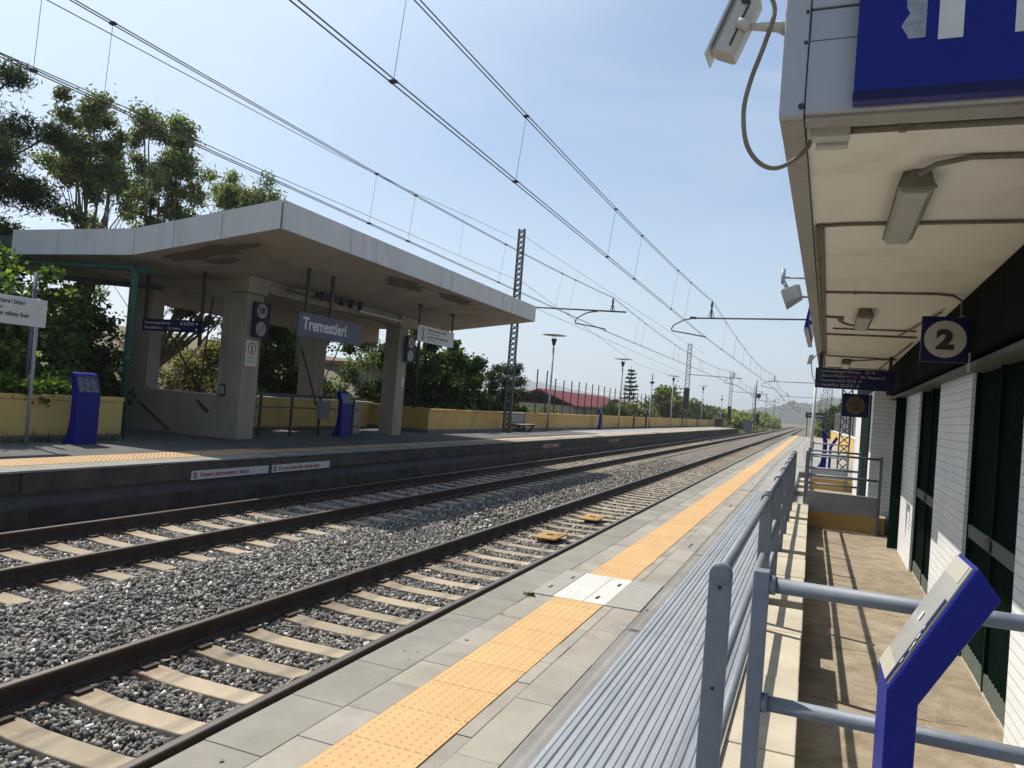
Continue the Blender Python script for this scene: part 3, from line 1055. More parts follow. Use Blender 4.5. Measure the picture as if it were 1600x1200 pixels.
# ------------------------------------------------------------------ lecterns / totems
def lectern(loc, rz, label, w=.28, sc=1.0):
    b = thing("information_lectern", label, "lectern", loc, rz)
    P = [(0, 0), (.078, 0), (.083, .79), (.27, 1.12), (.208, 1.205), (0, .82)]
    MB().prism('Y', [(x * sc, z * sc) for x, z in P], -w / 2, w / 2).build("body", BLUE, b, 0.006)
    d = Vector((.208, 0, .385)).normalized()
    nrm = Vector((-d.z, 0, d.x))
    o = Vector((0, 0, .82)) * sc + d * .012 + nrm * .001
    L_ = .437 * sc - .024
    plate(MB(), o + Vector((0, w / 2 - .012, 0)), (0, -1, 0), tuple(d), w - .024, L_, .006).build("display_panel", PANEL, b)
    # plate thickness is along right x up = (0,-1,0) x d
    for a0, a1 in ((.0, .055), (L_ - .06, L_)):
        plate(MB(), o + d * a0 + nrm * .0065 + Vector((0, w / 2 - .02, 0)), (0, -1, 0), tuple(d), w - .06, a1 - a0, .0012).build("title_strip", WHITE_S, b)
    q = MB()
    plate(q, o + d * .0 + nrm * .0075 + Vector((0, -w / 2 + .045, 0)), (0, -1, 0), tuple(d), .028, L_ * .72, .001)
    q.build("worn_edge", NAVY, b)
    for i in range(7):
        plate(MB(), o + d * random.uniform(.03, L_ * .6) + nrm * .009 + Vector((0, -w / 2 + random.uniform(.015, .035), 0)), (0, -1, 0), tuple(d), .006, random.uniform(.008, .02), .001).build("paint_chip", WHITE, b)
    plate(MB(), o + d * .19 + nrm * .009 + Vector((0, .02, 0)), (0, -1, 0), tuple(d), .022, .03, .001).build("sticker", WHITE, b)
    return b


PANEL = mat("faded_panel", (0.44, 0.43, 0.39), (0.36, 0.36, 0.34), 9, 0.25, dirt=(0.52, 0.50, 0.44), dscale=4, damt=0.6)
WHITE_S = mat("faded_strip", (0.58, 0.55, 0.43), (0.50, 0.47, 0.37), 8, 0.35)
lectern((.25, 2.64, 0), 0, "large blue lectern with a faded slanted panel, in front of the nearest barrier")


def totem(loc, rz, label, w=.45, panel_m=None, H=1.3):
    b = thing("information_totem", label, "totem", loc, rz)
    P = [(-.20, 0), (.10, 0), (.105, .35), (.10, .95), (-.02, H - .04), (-.09, H), (-.13, H - .06), (-.045, .95), (-.055, .45), (-.10, .18)]
    MB().prism('Y', P, -w / 2, w / 2).build("body", BLUE, b, 0.008)
    d = Vector((-.12, 0, H - .99)).normalized()
    plate(MB(), Vector((.101, -w / 2 + .02, .955)), (0, 1, 0), tuple(d), w - .04, (H - 1.0), .004).build("display_panel", panel_m or PANELB, b)
    k = MB()
    nrm = Vector((0, 1, 0)).cross(d)
    for i in range(7):
        for j in range(3):
            plate(k, Vector((.101, -w / 2 + .04 + j * (w - .08) / 3, .955)) + d * (.02 + i * (H - 1.05) / 7) + nrm * .0045, (0, 1, 0), tuple(d), (w - .1) / 3 * random.uniform(.5, .95), .012, .001)
    k.build("printed_lines", GREYT, b)
    return b


PANELB = mat("totem_panel", (0.04, 0.05, 0.12), (0.03, 0.04, 0.10), 10, 0.4)

# ================================================================== STATION BUILDING (rotated one degree)
RB = math.radians(-1.0)


def B(u, v, z):
    c, s = math.cos(-RB), math.sin(-RB)
    return (u * c + v * s, 3 - u * s + v * c, z)


bd = thing("station_building", "white tiled station building with dark green shutters and a flat canopy", "building", (0, 3, 0), RB)
MB().box(1.52, 9, -.25, 24, -.6, 3.3).build("core", TILE, bd)
for v0, v1 in ((-.3, 3.15), (5.30, 7.50), (9.75, 11.85), (14.08, 14.12)):
    MB().box(1.28, 1.515, v0, v1, -.55, 2.215).build("pilaster", TILE, bd)
    if v1 - v0 > 1:
        MB().box(1.262, 1.51, v0 - .02, v1 + .02, 2.218, 2.262).build("pilaster_cap", TILE, bd)
DOORS = ((3.15, 5.30), (7.50, 9.75), (11.85, 14.08))
for v0, v1 in DOORS:
    # concertina gate of folded vertical strips
    poly = []
    n = int((v1 - v0 - .1) / .062)
    pw = (v1 - v0 - .1) / n
    for i in range(n):
        v = v0 + .05 + pw * i
        poly += [(1.402, v), (1.402, v + pw * .45), (1.352, v + pw * .52), (1.352, v + pw * .97)]
    poly += [(1.43, v1 - .05), (1.43, v0 + .05)]
    dr = MB().prism('Z', poly, -.46, 2.16).build("shutter_door", GREEN, bd)
    fr = MB().box(1.31, 1.46, v0 + .002, v0 + .05, -.47, 2.17).box(1.31, 1.46, v1 - .05, v1 - .002, -.47, 2.17).box(1.32, 1.36, (v0 + v1) / 2 - .03, (v0 + v1) / 2 + .03, -.47, 2.17)
    fr.build("frame", GREEN, dr, 0.004)
    lb = MB().box(1.315, 1.34, v0 + .06, v1 - .06, .64, .76).build("lock_bar", GREENP, dr, 0.004)
    MB().box(1.295, 1.318, (v0 + v1) / 2 - .10, (v0 + v1) / 2 + .06, .66, .75).build("lock", DKMET, dr, 0.004)
    bp_ = MB()
    m_ = int((v1 - v0 - .1) / .104)
    for i in range(m_):
        a = v0 + .05 + (v1 - v0 - .1) * i / m_
        w_ = (v1 - v0 - .1) / m_
        bp_.prism('X', [(a, -.465), (a + w_, -.465), (a + w_, -.32), (a + w_ * .5, -.30), (a, -.32)], 1.325, 1.343)
    bp_.build("bottom_panel", GREENP, dr)
MB().box(1.12, 1.30, 11.78, 11.82, -.46, 2.15).build("door_leaf", GREEN, bd, 0.004)
bn = MB()
v = -.25
while v < 14.1:
    v2 = min(v + 1.08, 14.12)
    bn.box(1.09, 1.51, v + .004, v2 - .004, 2.265, 2.775)
    v = v2
bn.build("band", BANDM, bd, 0.006)
MB().box(1.16, 1.50, -.25, 14.1, 2.17, 2.212).build("lintel", GREENP, bd)
# block that stands forward at the far end
MB().box(.88, 1.515, 14.13, 24, -.55, 2.775).build("annex_wall", TILE, bd)
MB().box(.855, .878, 14.9, 19.2, -.46, 2.3).build("annex_door", GREEN, bd)
MB().box(.86, .878, 14.135, 24, 2.35, 2.77).build("annex_band", BANDM, bd)
# canopy
MB().box(-.108, 3.2, .245, 15.1, 2.782, 2.90).build("soffit", SOFR, bd)
lp = MB()
v = .142
for v2 in (2.0, 4.1, 6.2, 8.3, 10.4, 12.6, 15.2):
    lp.box(-.20, -.112, v + .003, v2 - .003, 2.75, 2.905)
    v = v2
lp.box(-.108, 3.2, .142, .24, 2.752, 2.905).box(-.108, 1.5, 15.105, 15.2, 2.752, 2.905)
lp.build("canopy_edge", LIPM, bd, 0.004)
ef = MB().box(-.108, 3.2, .105, .138, 2.765, 3.045).box(-.108, 3.2, .112, .138, 3.05, 3.17).box(-.108, 3.2, .105, .138, 3.176, 3.7)
ef.build("end_fascia", FASR, bd, 0.004)
MB().box(-.203, -.112, .10, .36, 2.755, 3.7).build("corner_trim", FASR, bd, 0.006)
MB().box(-.108, 3.2, .14, .36, 2.91, 3.69).build("parapet", FASR, bd)
rv = MB()
for z in (2.79, 3.04, 3.16, 3.4):
    rv.tube([(-.121, .095, z), (-.121, .101, z)], .012 if z < 2.8 else .007, 10)
rv.build("rivet", DKMET, bd)


def conduit(P, r=.011, clips=True):
    m_ = MB().tube(P, r, 8)
    if clips:
        for a, b in zip(P[:-1], P[1:]):
            a, b = Vector(a), Vector(b)
            if (b - a).length > .5:
                for t_ in np.arange(.25, (b - a).length, .75):
                    q = a + (b - a).normalized() * t_
                    m_.box(q.x - .014, q.x + .014, q.y - .014, q.y + .014, q.z - .015, 2.784)
    m_.build("conduit", CONDU, bd)


zc = 2.768
conduit([(.0, .335, zc), (3.1, .335, zc)], .014)
conduit([(-.09, 1.93, zc), (.10, 1.90, zc), (1.05, 1.89, zc), (3.0, 1.9, zc)])
conduit([(-.085, 1.95, zc), (-.085, 15.0, zc)], .012)
conduit([(-.055, 1.97, zc), (-.055, 11.2, zc)], .010, False)
conduit([(-.05, 4.42, zc), (.85, 4.42, zc), (.98, 4.5, zc), (1.06, 4.6, 2.74), (1.07, 4.62, 2.4)])
conduit([(-.05, 6.1, zc), (.10, 6.16, zc)], .014, False)
conduit([(.10, 6.5, zc), (.18, 6.75, zc), (.26, 6.85, zc)], .011, False)
conduit([(.03, 7.2, zc), (.95, 7.22, zc)])
conduit([(-.05, 7.85, zc), (1.02, 7.9, zc)], .013)
conduit([(.25, 12.2, zc), (.5, 11.8, 2.755), (.75, 11.6, zc), (1.05, 11.5, zc)], .012, False)
conduit([(-.05, 11.25, zc), (1.06, 11.4, zc)])
conduit([(-.05, 14.05, zc), (1.05, 14.05, zc)])
conduit([(.80, 7.9, zc), (1.0, 5.4, 2.75)], .010, False)
conduit([(.92, 14.0, zc), (1.03, 8.6, zc)], .014)
# corrugated flexible conduit to the first lamp
P = [(.365, .86, 2.74), (.37, .80, 2.73), (.42, .76, 2.75), (.55, .735, zc), (.70, .745, zc), (.86, .75, zc), (1.2, .74, zc), (2.6, .74, zc)]
conduit(P, .013, False)
MB().box(-.09, .06, .30, .37, 2.735, 2.781).box(-.07, .055, .375, .42, 2.72, 2.781).build("junction_box", CAMW, bd, 0.005)
MB().box(.08, .14, 6.12, 6.2, 2.73, 2.781).build("junction_box", CONDU, bd, 0.004)
MB().box(1.04, 1.085, 4.52, 4.70, 2.45, 2.60).build("junction_box", CAMW, bd, 0.005)


def canopy_lamp(u, v, label, L_=1.10, w=.165):
    l = thing("canopy_lamp", label, "lamp", B(u, v, 2.782), RB)
    MB().prism('Y', [(-w / 2, -.075), (w / 2, -.075), (w / 2 - .025, 0), (-w / 2 + .025, 0)], 0, L_).build("casing", LAMPC, l, 0.004)
    d = MB().prism('Y', [(-w / 2 + .008, -.078), (-w / 2 + .03, -.105), (w / 2 - .03, -.105), (w / 2 - .008, -.078)], .01, L_ - .01)
    d.build("diffuser", DIFF, l, 0.004)
    P = [(-.085, -.085)] + [(-.085 + .017 * k, -.085 + .085 * math.sin(math.pi * k / 10) * .95 + .0) for k in range(1, 10)] + [(.085, -.085)]
    MB().prism('Y', P, -.035, -.002).build("end_bracket", LAMPC, l)
    return l


canopy_lamp(.36, .95, "nearest strip lamp under the cream canopy, fed by a corrugated cable")
canopy_lamp(.33, 5.5, "second strip lamp under the canopy, left of the sign with the 2")
canopy_lamp(.28, 11.9, "farthest strip lamp under the canopy, above the multi-line hanging sign", 1.0)

# big end sign
sg = thing("station_name_sign", "large royal blue station sign with worn white letters on the canopy end", "sign", B(.06, .09, 2.772), RB)
MB().box(0, 3.1, -.05, .01, .0, .95).build("board", ROYAL, sg, 0.004)
MB().box(-.002, 3.1, -.056, -.0505, .0, .035).build("bottom_edge", NAVY, sg)
text("lettering", "Tremestieri", .56, WHITE, sg, (.135, -.0515, .215), (1, 0, 0), (0, 0, 1), bold=.012)
wr = MB()
P = []
for k in range(14):
    z = .215 + .30 * k / 13
    P.append((.165 + random.uniform(-.022, .012), -.0525, z))
P = P + [(.225, -.0525, .515), (.225, -.0525, .215)]
wr.poly3(P[::-1])
wr.build("peeled_paint", WORN, sg)


def square_sign(name, label, loc, rz, w, h, t, group=None):
    s = thing(name, label, "sign", loc, rz, group)
    MB().box(0, w, 0, t, 0, h).build("board", NAVY, s, 0.006)
    return s


s2 = square_sign("platform_number_sign", "square navy sign with a black 2 in a cream circle, hung from the green band", B(.735, 4.3, 2.175), RB, .355, .385, .06)
disc(MB(), (.178, -.001, .193), (1, 0, 0), (0, 0, 1), .157, .002, 40).build("circle", CREAM, s2)
text("number", "2", .215, BLACK, s2, (.178, -.0035, .118), (1, 0, 0), (0, 0, 1), 'CENTER', bold=.013, sx=1.15)
MB().box(.358, .374, .02, .05, -.07, .60).box(.37, .388, .0, .06, .13, .23).build("bracket", WHITE, s2)

ms = square_sign("direction_sign", "long navy direction sign of four white lines hanging across the canopy's far end", B(-.20, 11.0, 2.20), RB, 1.22, .34, .06)
for i, (tx, ic) in enumerate((("Sottopassaggio/Subway", 1), ("Binario/Platform 1", 0), ("Ascensore/Lift", 2), ("Uscita/Exit", 3))):
    z = .27 - i * .078
    text("lettering", tx, .066, DULL, ms, (.09, -.0015, z), (1, 0, 0), (0, 0, 1), bold=.0015)
    ic_m = MB()
    xx = {0: .80, 1: .76, 2: .53, 3: .43}[i]
    for j in range(ic):
        disc(ic_m, (xx + .075 * j, -.001, z + .022), (1, 0, 0), (0, 0, 1), .030, .002, 16, .017)
    if ic:
        x0 = xx + .075 * ic - .02
        ic_m.box(x0, x0 + .05, -.003, -.001, z + .017, z + .027)
        ic_m.poly3([(x0 + .03, -.003, z - .006), (x0 + .065, -.003, z + .022), (x0 + .03, -.003, z + .05)])
        ic_m.build("pictograms", DULL, ms)
    else:
        MB().box(.60, .65, -.003, -.001, z - .005, z + .05).build("red_pictogram", RED, ms)
        text("lettering", "Dir. Messina C.", .062, DULL, ms, (.70, -.0015, z), (1, 0, 0), (0, 0, 1), bold=.0015)
MB().box(.05, .11, -.5, -.44, .08, .555).box(.03, .13, -.53, -.41, .556, .58).box(.055, .105, -.44, .0, .34, .37).build("hanger", DKMET, ms)
MB().box(1.12, 1.17, .0, .06, .342, .58).build("hanger", DKMET, ms)
ts = square_sign("timetable_sign", "small dark square sign with a tan round pictogram below the four line sign", B(.27, 12.5, 1.76), RB, .45, .43, .06)
disc(MB(), (.225, -.001, .215), (1, 0, 0), (0, 0, 1), .165, .002, 32).build("circle", mat("tan_circle", (0.19, 0.135, 0.08), None, 5, 0.8, spec=0.1), ts)
k = MB()
for i in range(3):
    k.box(.135, .315, -.004, -.0015, .145 + i * .055, .17 + i * .055)
k.build("pictogram", DKMET, ts)

sb = thing("side_sign", "blue sign fixed edge-on along the outer side of the canopy", "sign", B(-.235, 7.4, 2.80), RB)
MB().prism('Y', [(-.075, .0), (-.035, .0), (.02, .38), (-.015, .38)], 0, 2.5).build("board", ROYAL, sb, 0.004)
MB().prism('Y', [(-.08, -.03), (-.02, -.03), (-.02, -.002), (-.075, -.002)], 0.05, 2.45).build("bottom_tray", FASR, sb)
MB().box(-.02, .034, .1, .15, .05, .10).build("bracket", DKMET, sb)

fl = thing("floodlight", "small square floodlight on two thin arms outside the canopy edge", "floodlight", B(-.20, 5.66, 2.85), RB)
MB().tube([(0, 0, .26), (-.30, 0, .27)], .011, 8).tube([(0, 0, .06), (-.17, 0, .07)], .011, 8).box(-.005, .02, -.03, .03, -.05, .30).build("arm", LAMPM, fl)
MB().tube([(-.29, 0, .20), (-.295, 0, .36)], .022, 10).tube([(-.285, 0, .22), (-.23, 0, .13)], .02, 8).build("joint", LAMPM, fl)
hd = MB().prism('Y', [(-.30, .13), (-.12, .19), (-.08, .05), (-.24, -.07)], -.09, .09)
hd.build("housing", LAMPM, fl, 0.01)
plate(MB(), (-.255, -.093, -.03), (1, 0, .55), (-.35, 0, .94), .15, .14, .004).build("glass", DIFF, fl)

c2 = thing("security_camera", "tiny white security camera far along the canopy edge", "camera", B(-.22, 11.0, 2.60), RB)
MB().prism('Y', [(-.13, -.02), (-.05, .0), (-.03, .16), (-.10, .15)], -.04, .04).build("body", CAMW, c2, 0.01)
MB().tube([(-.05, 0, .07), (.03, 0, .18)], .012, 8).build("bracket", CAMW, c2)
MB().tube([(-.06, 0, .0), (-.03, 0, -.2), (.03, 0, -.33), (.10, 0, -.35)], .008, 6).build("cable", CONDU, c2)

# near security camera with its looping cable
cm = thing("security_camera", "large white bullet security camera on the near canopy corner with a looping cable", "camera", B(-.205, .22, 3.155), RB)
ax = Vector((.145, 0, .36)).normalized()
nx = Vector((ax.z, 0, -ax.x))
o0 = Vector((-.235, -.05, -.11))


def campt(a, b, y):
    p = o0 + ax * a + nx * b
    return (p.x, p.y + y, p.z)


bdy = MB()
P = [(-.052, -.04), (-.03, -.06), (.03, -.06), (.052, -.04), (.052, .03), (.035, .05), (-.035, .05), (-.052, .03)]
n0 = bdy.pts([campt(0, b, y) for b, y in P] + [campt(.24, b, y) for b, y in P])
for i in range(8):
    j = (i + 1) % 8
    bdy.face([n0 + i, n0 + j, n0 + 8 + j, n0 + 8 + i])
bdy.face([n0 + i for i in range(8)][::-1])
bdy.face([n0 + 8 + i for i in range(8)])
bo = bdy.build("body", CAMW, cm, 0.004)
hood = MB()
n0 = hood.pts([campt(a, b, y) for a in (-.03, .275) for b, y in ((-.062, -.068), (-.055, -.068), (-.055, .068), (-.062, .068))])
for q in ((0, 1, 2, 3), (7, 6, 5, 4), (0, 4, 5, 1), (1, 5, 6, 2), (2, 6, 7, 3), (3, 7, 4, 0)):
    hood.face([n0 + i for i in q])
hood.build("sun_shield", WHITE, cm)
MB().tube([campt(.215, .0, -.062), campt(.215, .0, -.067)], .018, 14).build("end_port", BLACK, bo)
MB().tube([campt(.03, .02, -.064), campt(.21, .02, -.064)], .004, 6).build("seam", DKMET, bo)
MB().tube([campt(.12, .01, -.07), campt(.12, .06, -.055)], .022, 12).tube([campt(.12, .05, -.05), (-.03, -.04, .0), (0.0, -.03, -.005)], [.012, .022, .03], 12).build("bracket", CAMW, cm)
P = [campt(.26, .03, -.055), campt(.275, .05, -.075), (-.075, -.075, .13), (-.045, -.07, .05), (-.075, -.07, -.08), (-.12, -.06, -.22), (-.14, -.05, -.34), (-.125, -.02, -.46), (-.075, .02, -.53), (-.01, .06, -.545), (.06, .10, -.50), (.105, .13, -.44), (.115, .14, -.41)]
# smooth the loop
Q = []
PP = [Vector(p) for p in P]
for i in range(len(PP) - 1):
    p0, p1, p2, p3 = PP[max(i - 1, 0)], PP[i], PP[i + 1], PP[min(i + 2, len(PP) - 1)]
    for s_ in range(6):
        t_ = s_ / 6
        Q.append(.5 * ((2 * p1) + (p2 - p0) * t_ + (2 * p0 - 5 * p1 + 4 * p2 - p3) * t_ ** 2 + (3 * p1 - p0 - 3 * p2 + p3) * t_ ** 3))
Q.append(PP[-1])
MB().tube(Q, .0095, 8).build("cable", CONDU, cm)

# ================================================================== NEAR PLATFORM, FAR PART
yw = thing("garden_wall", "yellow wall with white coping beyond the station building", "wall", (1.84, 34.6, 0))
MB().box(0, .25, 0, 52, -.1, 1.0).build("wall_face", YWALL, yw)
MB().box(-.03, .28, -.03, 52, 1.003, 1.07).build("coping", WHITE, yw)
cf = thing("sheet_fence", "tall grey corrugated sheet fence behind the yellow wall", "fence", (2.15, 27, 0))
poly = []
n = 300
for i in range(n + 1):
    poly.append((0.0 if (i // 2) % 2 else .04, 60 * i / n))
poly += [(.08, 60), (.08, 0)]
MB().prism('Z', poly, -.1, 2.75).build("sheets", FENCE, cf)
for k in range(13):
    MB().box(-.07, -.003, k * 5, k * 5 + .09, -.1, 2.62).build("post", MASTM, cf)


def lattice_mast(x, y, z0, z1, label, w=.42, d=.30, grp="lattice masts of the overhead line", tip=.8, nl=22, dark=False):
    m = thing("lattice_mast", label, "mast", (x, y, z0), math.radians(90), grp)
    H = z1 - z0
    for s in (-1, 1):
        MB().beam((0, s * w / 2, 0), (0, s * w / 2 * tip, H), .12, .05, (0, 1, 0)).build("upright", MASTM, m)
    lc = MB()
    for k in range(nl):
        za, zb = H * k / nl, H * (k + 1) / nl
        wa, wb = w / 2 * (1 + (tip - 1) * za / H), w / 2 * (1 + (tip - 1) * zb / H)
        s = 1 if k % 2 else -1
        for xx in (-.055, .055):
            lc.beam((xx, s * wa, za), (xx, -s * wb, zb), .035, .012, (1, 0, 0))
            lc.beam((xx * .9, -s * wa, za), (xx * .9, s * wb, zb), .035, .012, (1, 0, 0))
    lc.build("lacing", MASTM, m)
    if dark:
        MB().box(-.08, .08, -w / 2 - .05, w / 2 + .05, 2.0, 4.2).build("dark_sleeve", DKMET, m)
    return m


XR = 1.13
lattice_mast(XR, 30.8, -.1, 8.0, "lattice mast on the near platform in front of the yellow wall", .36, nl=24)
SUP = [31.2, 82.5, 128.5, 175, 222, 270]
XM = -12.45
lattice_mast(XM, 31.2, ZL, 9.15, "tall lattice mast standing right of the far shelter by the bench", .33, nl=38)
lattice_mast(XM - .2, 82.5, ZL, 9.1, "lattice mast with a dark sleeve at the far platform's bushes", .5, dark=True)
lattice_mast(XM - .2, 128.5, -.8, 9.0, "lattice mast just past the end of the far platform", .5, dark=True)
for k, y in enumerate(SUP[3:]):
    lattice_mast(-12.2, y, -1, 9.0, "distant lattice mast left of the tracks beyond both platforms", .5, nl=14, grp="distant left masts")
for k, y in enumerate(SUP[1:]):
    lattice_mast(XR + .3, y + .8, -1, 8.2, "distant lattice mast right of the tracks beyond the building", .5, nl=14, grp="distant right masts")

# ------------------------------------------------------------------ overhead line
Z_CW, Z_MS = 4.60, 6.15


def span_y(a, b, n):
    return [a + (b - a) * i / n for i in range(n + 1)]


CONT = {1: [(-20, -4.0, 4.60), (31.2, -4.15, 4.66), (82.5, -3.8, 4.85), (128.5, -4.2, 4.8), (175, -3.9, 4.8), (222, -4.1, 4.8), (270, -4, 4.8)],
        2: [(-20, -7.45, 4.52), (31.2, -8.32, 4.78), (82.5, -7.5, 4.9), (128.5, -8.1, 4.8), (175, -7.6, 4.8), (222, -7.9, 4.8), (270, -7.8, 4.8)]}
MESS = {1: [(-20, -4.0, 6.2), (31.2, -4.0, 6.13), (82.5, -3.95, 6.3), (128.5, -4.0, 6.2), (175, -4, 6.2), (222, -4, 6.2), (270, -4, 6.2)],
        2: [(-20, -7.6, 6.2), (31.2, -8.10, 6.20), (82.5, -7.9, 6.3), (128.5, -7.9, 6.2), (175, -7.8, 6.2), (222, -7.8, 6.2), (270, -7.8, 6.2)]}
SAG = .62
for tr, lab in ((1, "twin overhead wires with droppers above the near track"), (2, "twin overhead wires with droppers above the far track")):
    L_ = thing("overhead_line", lab, "overhead line", (MESS[tr][0][1], 5, 4.5))
    ox, oy, oz = L_.location
    cw, mw = MB(), MB()
    drp = []
    for (a, b), (c, d) in zip(zip(CONT[tr][:-1], CONT[tr][1:]), zip(MESS[tr][:-1], MESS[tr][1:])):
        for off_ in (-.035, .035):
            cw.tube([(a[1] + off_ - ox, a[0] - oy, a[2] - oz), (b[1] + off_ - ox, b[0] - oy, b[2] - oz)], .0075 if b[0] < 90 else .014, 5)
        P = []
        for i in range(25):
            f = i / 24
            P.append((c[1] + (d[1] - c[1]) * f, c[0] + (d[0] - c[0]) * f, c[2] + (d[2] - c[2]) * f - SAG * 4 * f * (1 - f)))
        for off_ in ((-.03, .03) if c[0] < 40 else (0,)):
            mw.tube([(p[0] + off_ - ox, p[1] - oy, p[2] - oz) for p in P], .0075 if d[0] < 90 else .014, 5)
        if a[0] < 130:
            fr_ = ((.517, .583, .685, .735, .835, .885) if a[0] < 0 else (.1, .2, .3, .4, .5, .6, .7, .8, .9)) if tr == 1 else \
                  ((.498, .515, .63, .66, .76, .785, .86, .89) if a[0] < 0 else (.1, .13, .3, .33, .5, .53, .7, .73, .9))
            for f in fr_:
                y = a[0] + (b[0] - a[0]) * f
                zm = c[2] + (d[2] - c[2]) * f - SAG * 4 * f * (1 - f)
                drp.append(((a[1] + (b[1] - a[1]) * f, y, a[2] + (b[2] - a[2]) * f), (c[1] + (d[1] - c[1]) * f, y, zm)))
    cw.build("contact_wire", WIREM, L_)
    mw.build("messenger_wire", WIREM, L_)
    for p, q in drp:
        r_ = .0035 if p[1] < 40 else .006
        m_ = MB().tube([(p[0] - ox, p[1] - oy, p[2] - oz), (q[0] - ox, q[1] - oy, q[2] - oz)], r_, 4)
        for e_ in (p, q):
            m_.box(e_[0] - ox - .038, e_[0] - ox + .038, e_[1] - oy - .025, e_[1] - oy + .025, e_[2] - oz - .013, e_[2] - oz + .013)
        m_.build("dropper", WIREM, L_)
# anchor wires that leave for the first left mast
an = thing("anchor_wire", "single thin wires sloping to the tall lattice mast by the bench", "wire", (XM, 31.2, 9.0))
def anch(P):
    return [(x - XM, y - 31.2, z - 9.0) for x, y, z in P]


UW = [(-12.45, 31.2, 8.6), (-11.11, 22.6, 7.56), (-10.34, 17.57, 6.91), (-9.67, 13.24, 6.44), (-9.22, 10.37, 6.17), (-8.71, 7.08, 5.87), (-8.46, 5.44, 5.72), (-7.4, -1.5, 5.4), (-5, -17, 5.4)]
LW = [(-12.45, 31.2, 6.86), (-11.1, 22.46, 6.16), (-10.12, 16.16, 5.69), (-9.24, 10.52, 5.25), (-8.77, 7.45, 5.06), (-8.47, 5.52, 4.91), (-7.4, -1.5, 4.6), (-5, -17, 4.5)]
MB().tube(anch(UW), .0065, 5).build("upper_wire", WIREM, an)
MB().tube(anch(LW), .0065, 5).build("lower_wire", WIREM, an)
for (p, q) in (((-11.11, 22.6, 7.56), (-11.1, 22.46, 6.16)),):
    MB().tube(anch([p, q]), .0035, 4).build("dropper", WIREM, an)
MB().tube([(0, 0, -3.0), (-.4, 51, -3.2)], .010, 5).tube([(0, 0, -.1), (4.2, 30, -2.6)], .008, 5).tube([(0.2, 0, -2.2), (.0, 25, -4.0), (-.2, 51, -3.9)], .009, 5).build("onward_wire", WIREM, an)


def cantilever(x, y, z, side, label, reach, msx, cx, zc_, grp=None, zt=6.15):
    """bracket tube from the mast across the track: side +1 reaches towards +x"""
    c = thing("cantilever", label, "cantilever", (x, y, z), 0, grp)
    MB().tube([(0, 0, .06), (side * reach, 0, -.05)], .034, 8).build("bracket_tube", MASTM, c)
    zz_ = z
    mx = msx - x
    MB().tube([(mx, 0, .0), (mx, 0, zt - z)], .03, 8).tube([(mx - .10, 0, .0), (mx, 0, (zt - z) * .6)], .015, 6).tube([(mx + .10, 0, .0), (mx, 0, (zt - z) * .6)], .015, 6).lathe([(.05, zt - z - .25), (.055, zt - z - .2), (.03, zt - z - .17), (.055, zt - z - .14), (.05, zt - z - .1)], 10, (mx, 0, 0)).build("insulator", DKMET, c)
    k = cx - x
    s2_ = -1
    P = [(k - .55, 0, -.06), (k - .9, 0, -.14), (k - 1.30, 0, -.36), (k - 1.38, 0, -.52), (k - 1.33, 0, -.60), (k - .7, 0, -.68), (k - .05, 0, -.78), (k, 0, zc_ - z)]
    MB().tube(P, .026, 8).box(k - .55 - .12, k - .55 + .12, -.05, .05, -.09, .0).build("registration_arm", MASTM, c)
    return c


cantilever(XM, 31.2, 5.66, 1, "left cantilever reaching from the tall lattice mast over the far track", 4.95, -8.10, -8.32, 4.78, zt=6.2)
c_ = cantilever(XR, 30.9, 5.47, -1, "right cantilever over the near track, ending in front of the canopy edge", 5.85, -4.0, -4.15, 4.66, zt=6.13)
for k, y in enumerate(SUP[1:]):
    cantilever(XM - .2 if k < 2 else -12.2, y, 5.75, 1, "distant cantilever reaching from a left mast over the far track", 5.6, MESS[2][k + 2][1] if k < 5 else -7.8, CONT[2][k + 2][1], CONT[2][k + 2][2], "distant left cantilevers", 6.25)
    cantilever(XR + .3, y + .8, 5.68, -1, "distant cantilever reaching from a right mast over the near track", 5.9, MESS[1][k + 2][1], CONT[1][k + 2][1], CONT[1][k + 2][2], "distant right cantilevers", 6.25)

# ================================================================== FAR PLATFORM
YE = 107.0
struct(MB().box(-13.6, X_L - .09, -30, YE, -1.6, ZL - .012).box(-17.6, -13.6, -6, 40, -1.6, ZL - .016).build("far_platform", ASPH))
g = MB()
for i, (z0, z1, x) in enumerate(((-.62, -.36, X_L - .07), (-.355, -.17, X_L - .10), (-.165, ZL - .04, X_L - .004))):
    y = -12.0
    while y < YE:
        L2 = random.uniform(1.5, 3.2) if y < 40 else 6
        tone = random.uniform(.82, 1.08)
        g.cur = (tone, tone, tone * .97)
        g.box(x - .3, x + random.uniform(-.01, .01), y + .006, y + L2 - .006, z0 + .004, z1 - .004)
        y += L2
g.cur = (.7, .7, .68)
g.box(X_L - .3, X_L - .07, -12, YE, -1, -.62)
LIMA = mat("platform_face_stone", (0.125, 0.108, 0.086), (0.055, 0.047, 0.038), 2.5, 0.95, 0.7, 14, dirt=(0.026, 0.022, 0.018), dscale=0.9, damt=0.85, attr=True)  # shade of the trackside face painted into dark stone, with brake dust
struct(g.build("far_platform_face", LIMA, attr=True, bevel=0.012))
g = MB()
y = -12.0
while y < YE:
    L2 = .9 if y < 40 else 4
    tone = random.uniform(.9, 1.08)
    g.cur = (tone, tone, tone)
    g.box(X_L - .48, X_L, y + .004, y + L2 - .004, ZL - .035, ZL + random.uniform(-.003, .002))
    y += L2
EDGA = mat("far_edge_stone", (0.34, 0.325, 0.29), (0.25, 0.24, 0.215), 2, 0.9, 0.2, 30, dirt=(0.09, 0.086, 0.076), dscale=1.0, damt=0.6, attr=True)
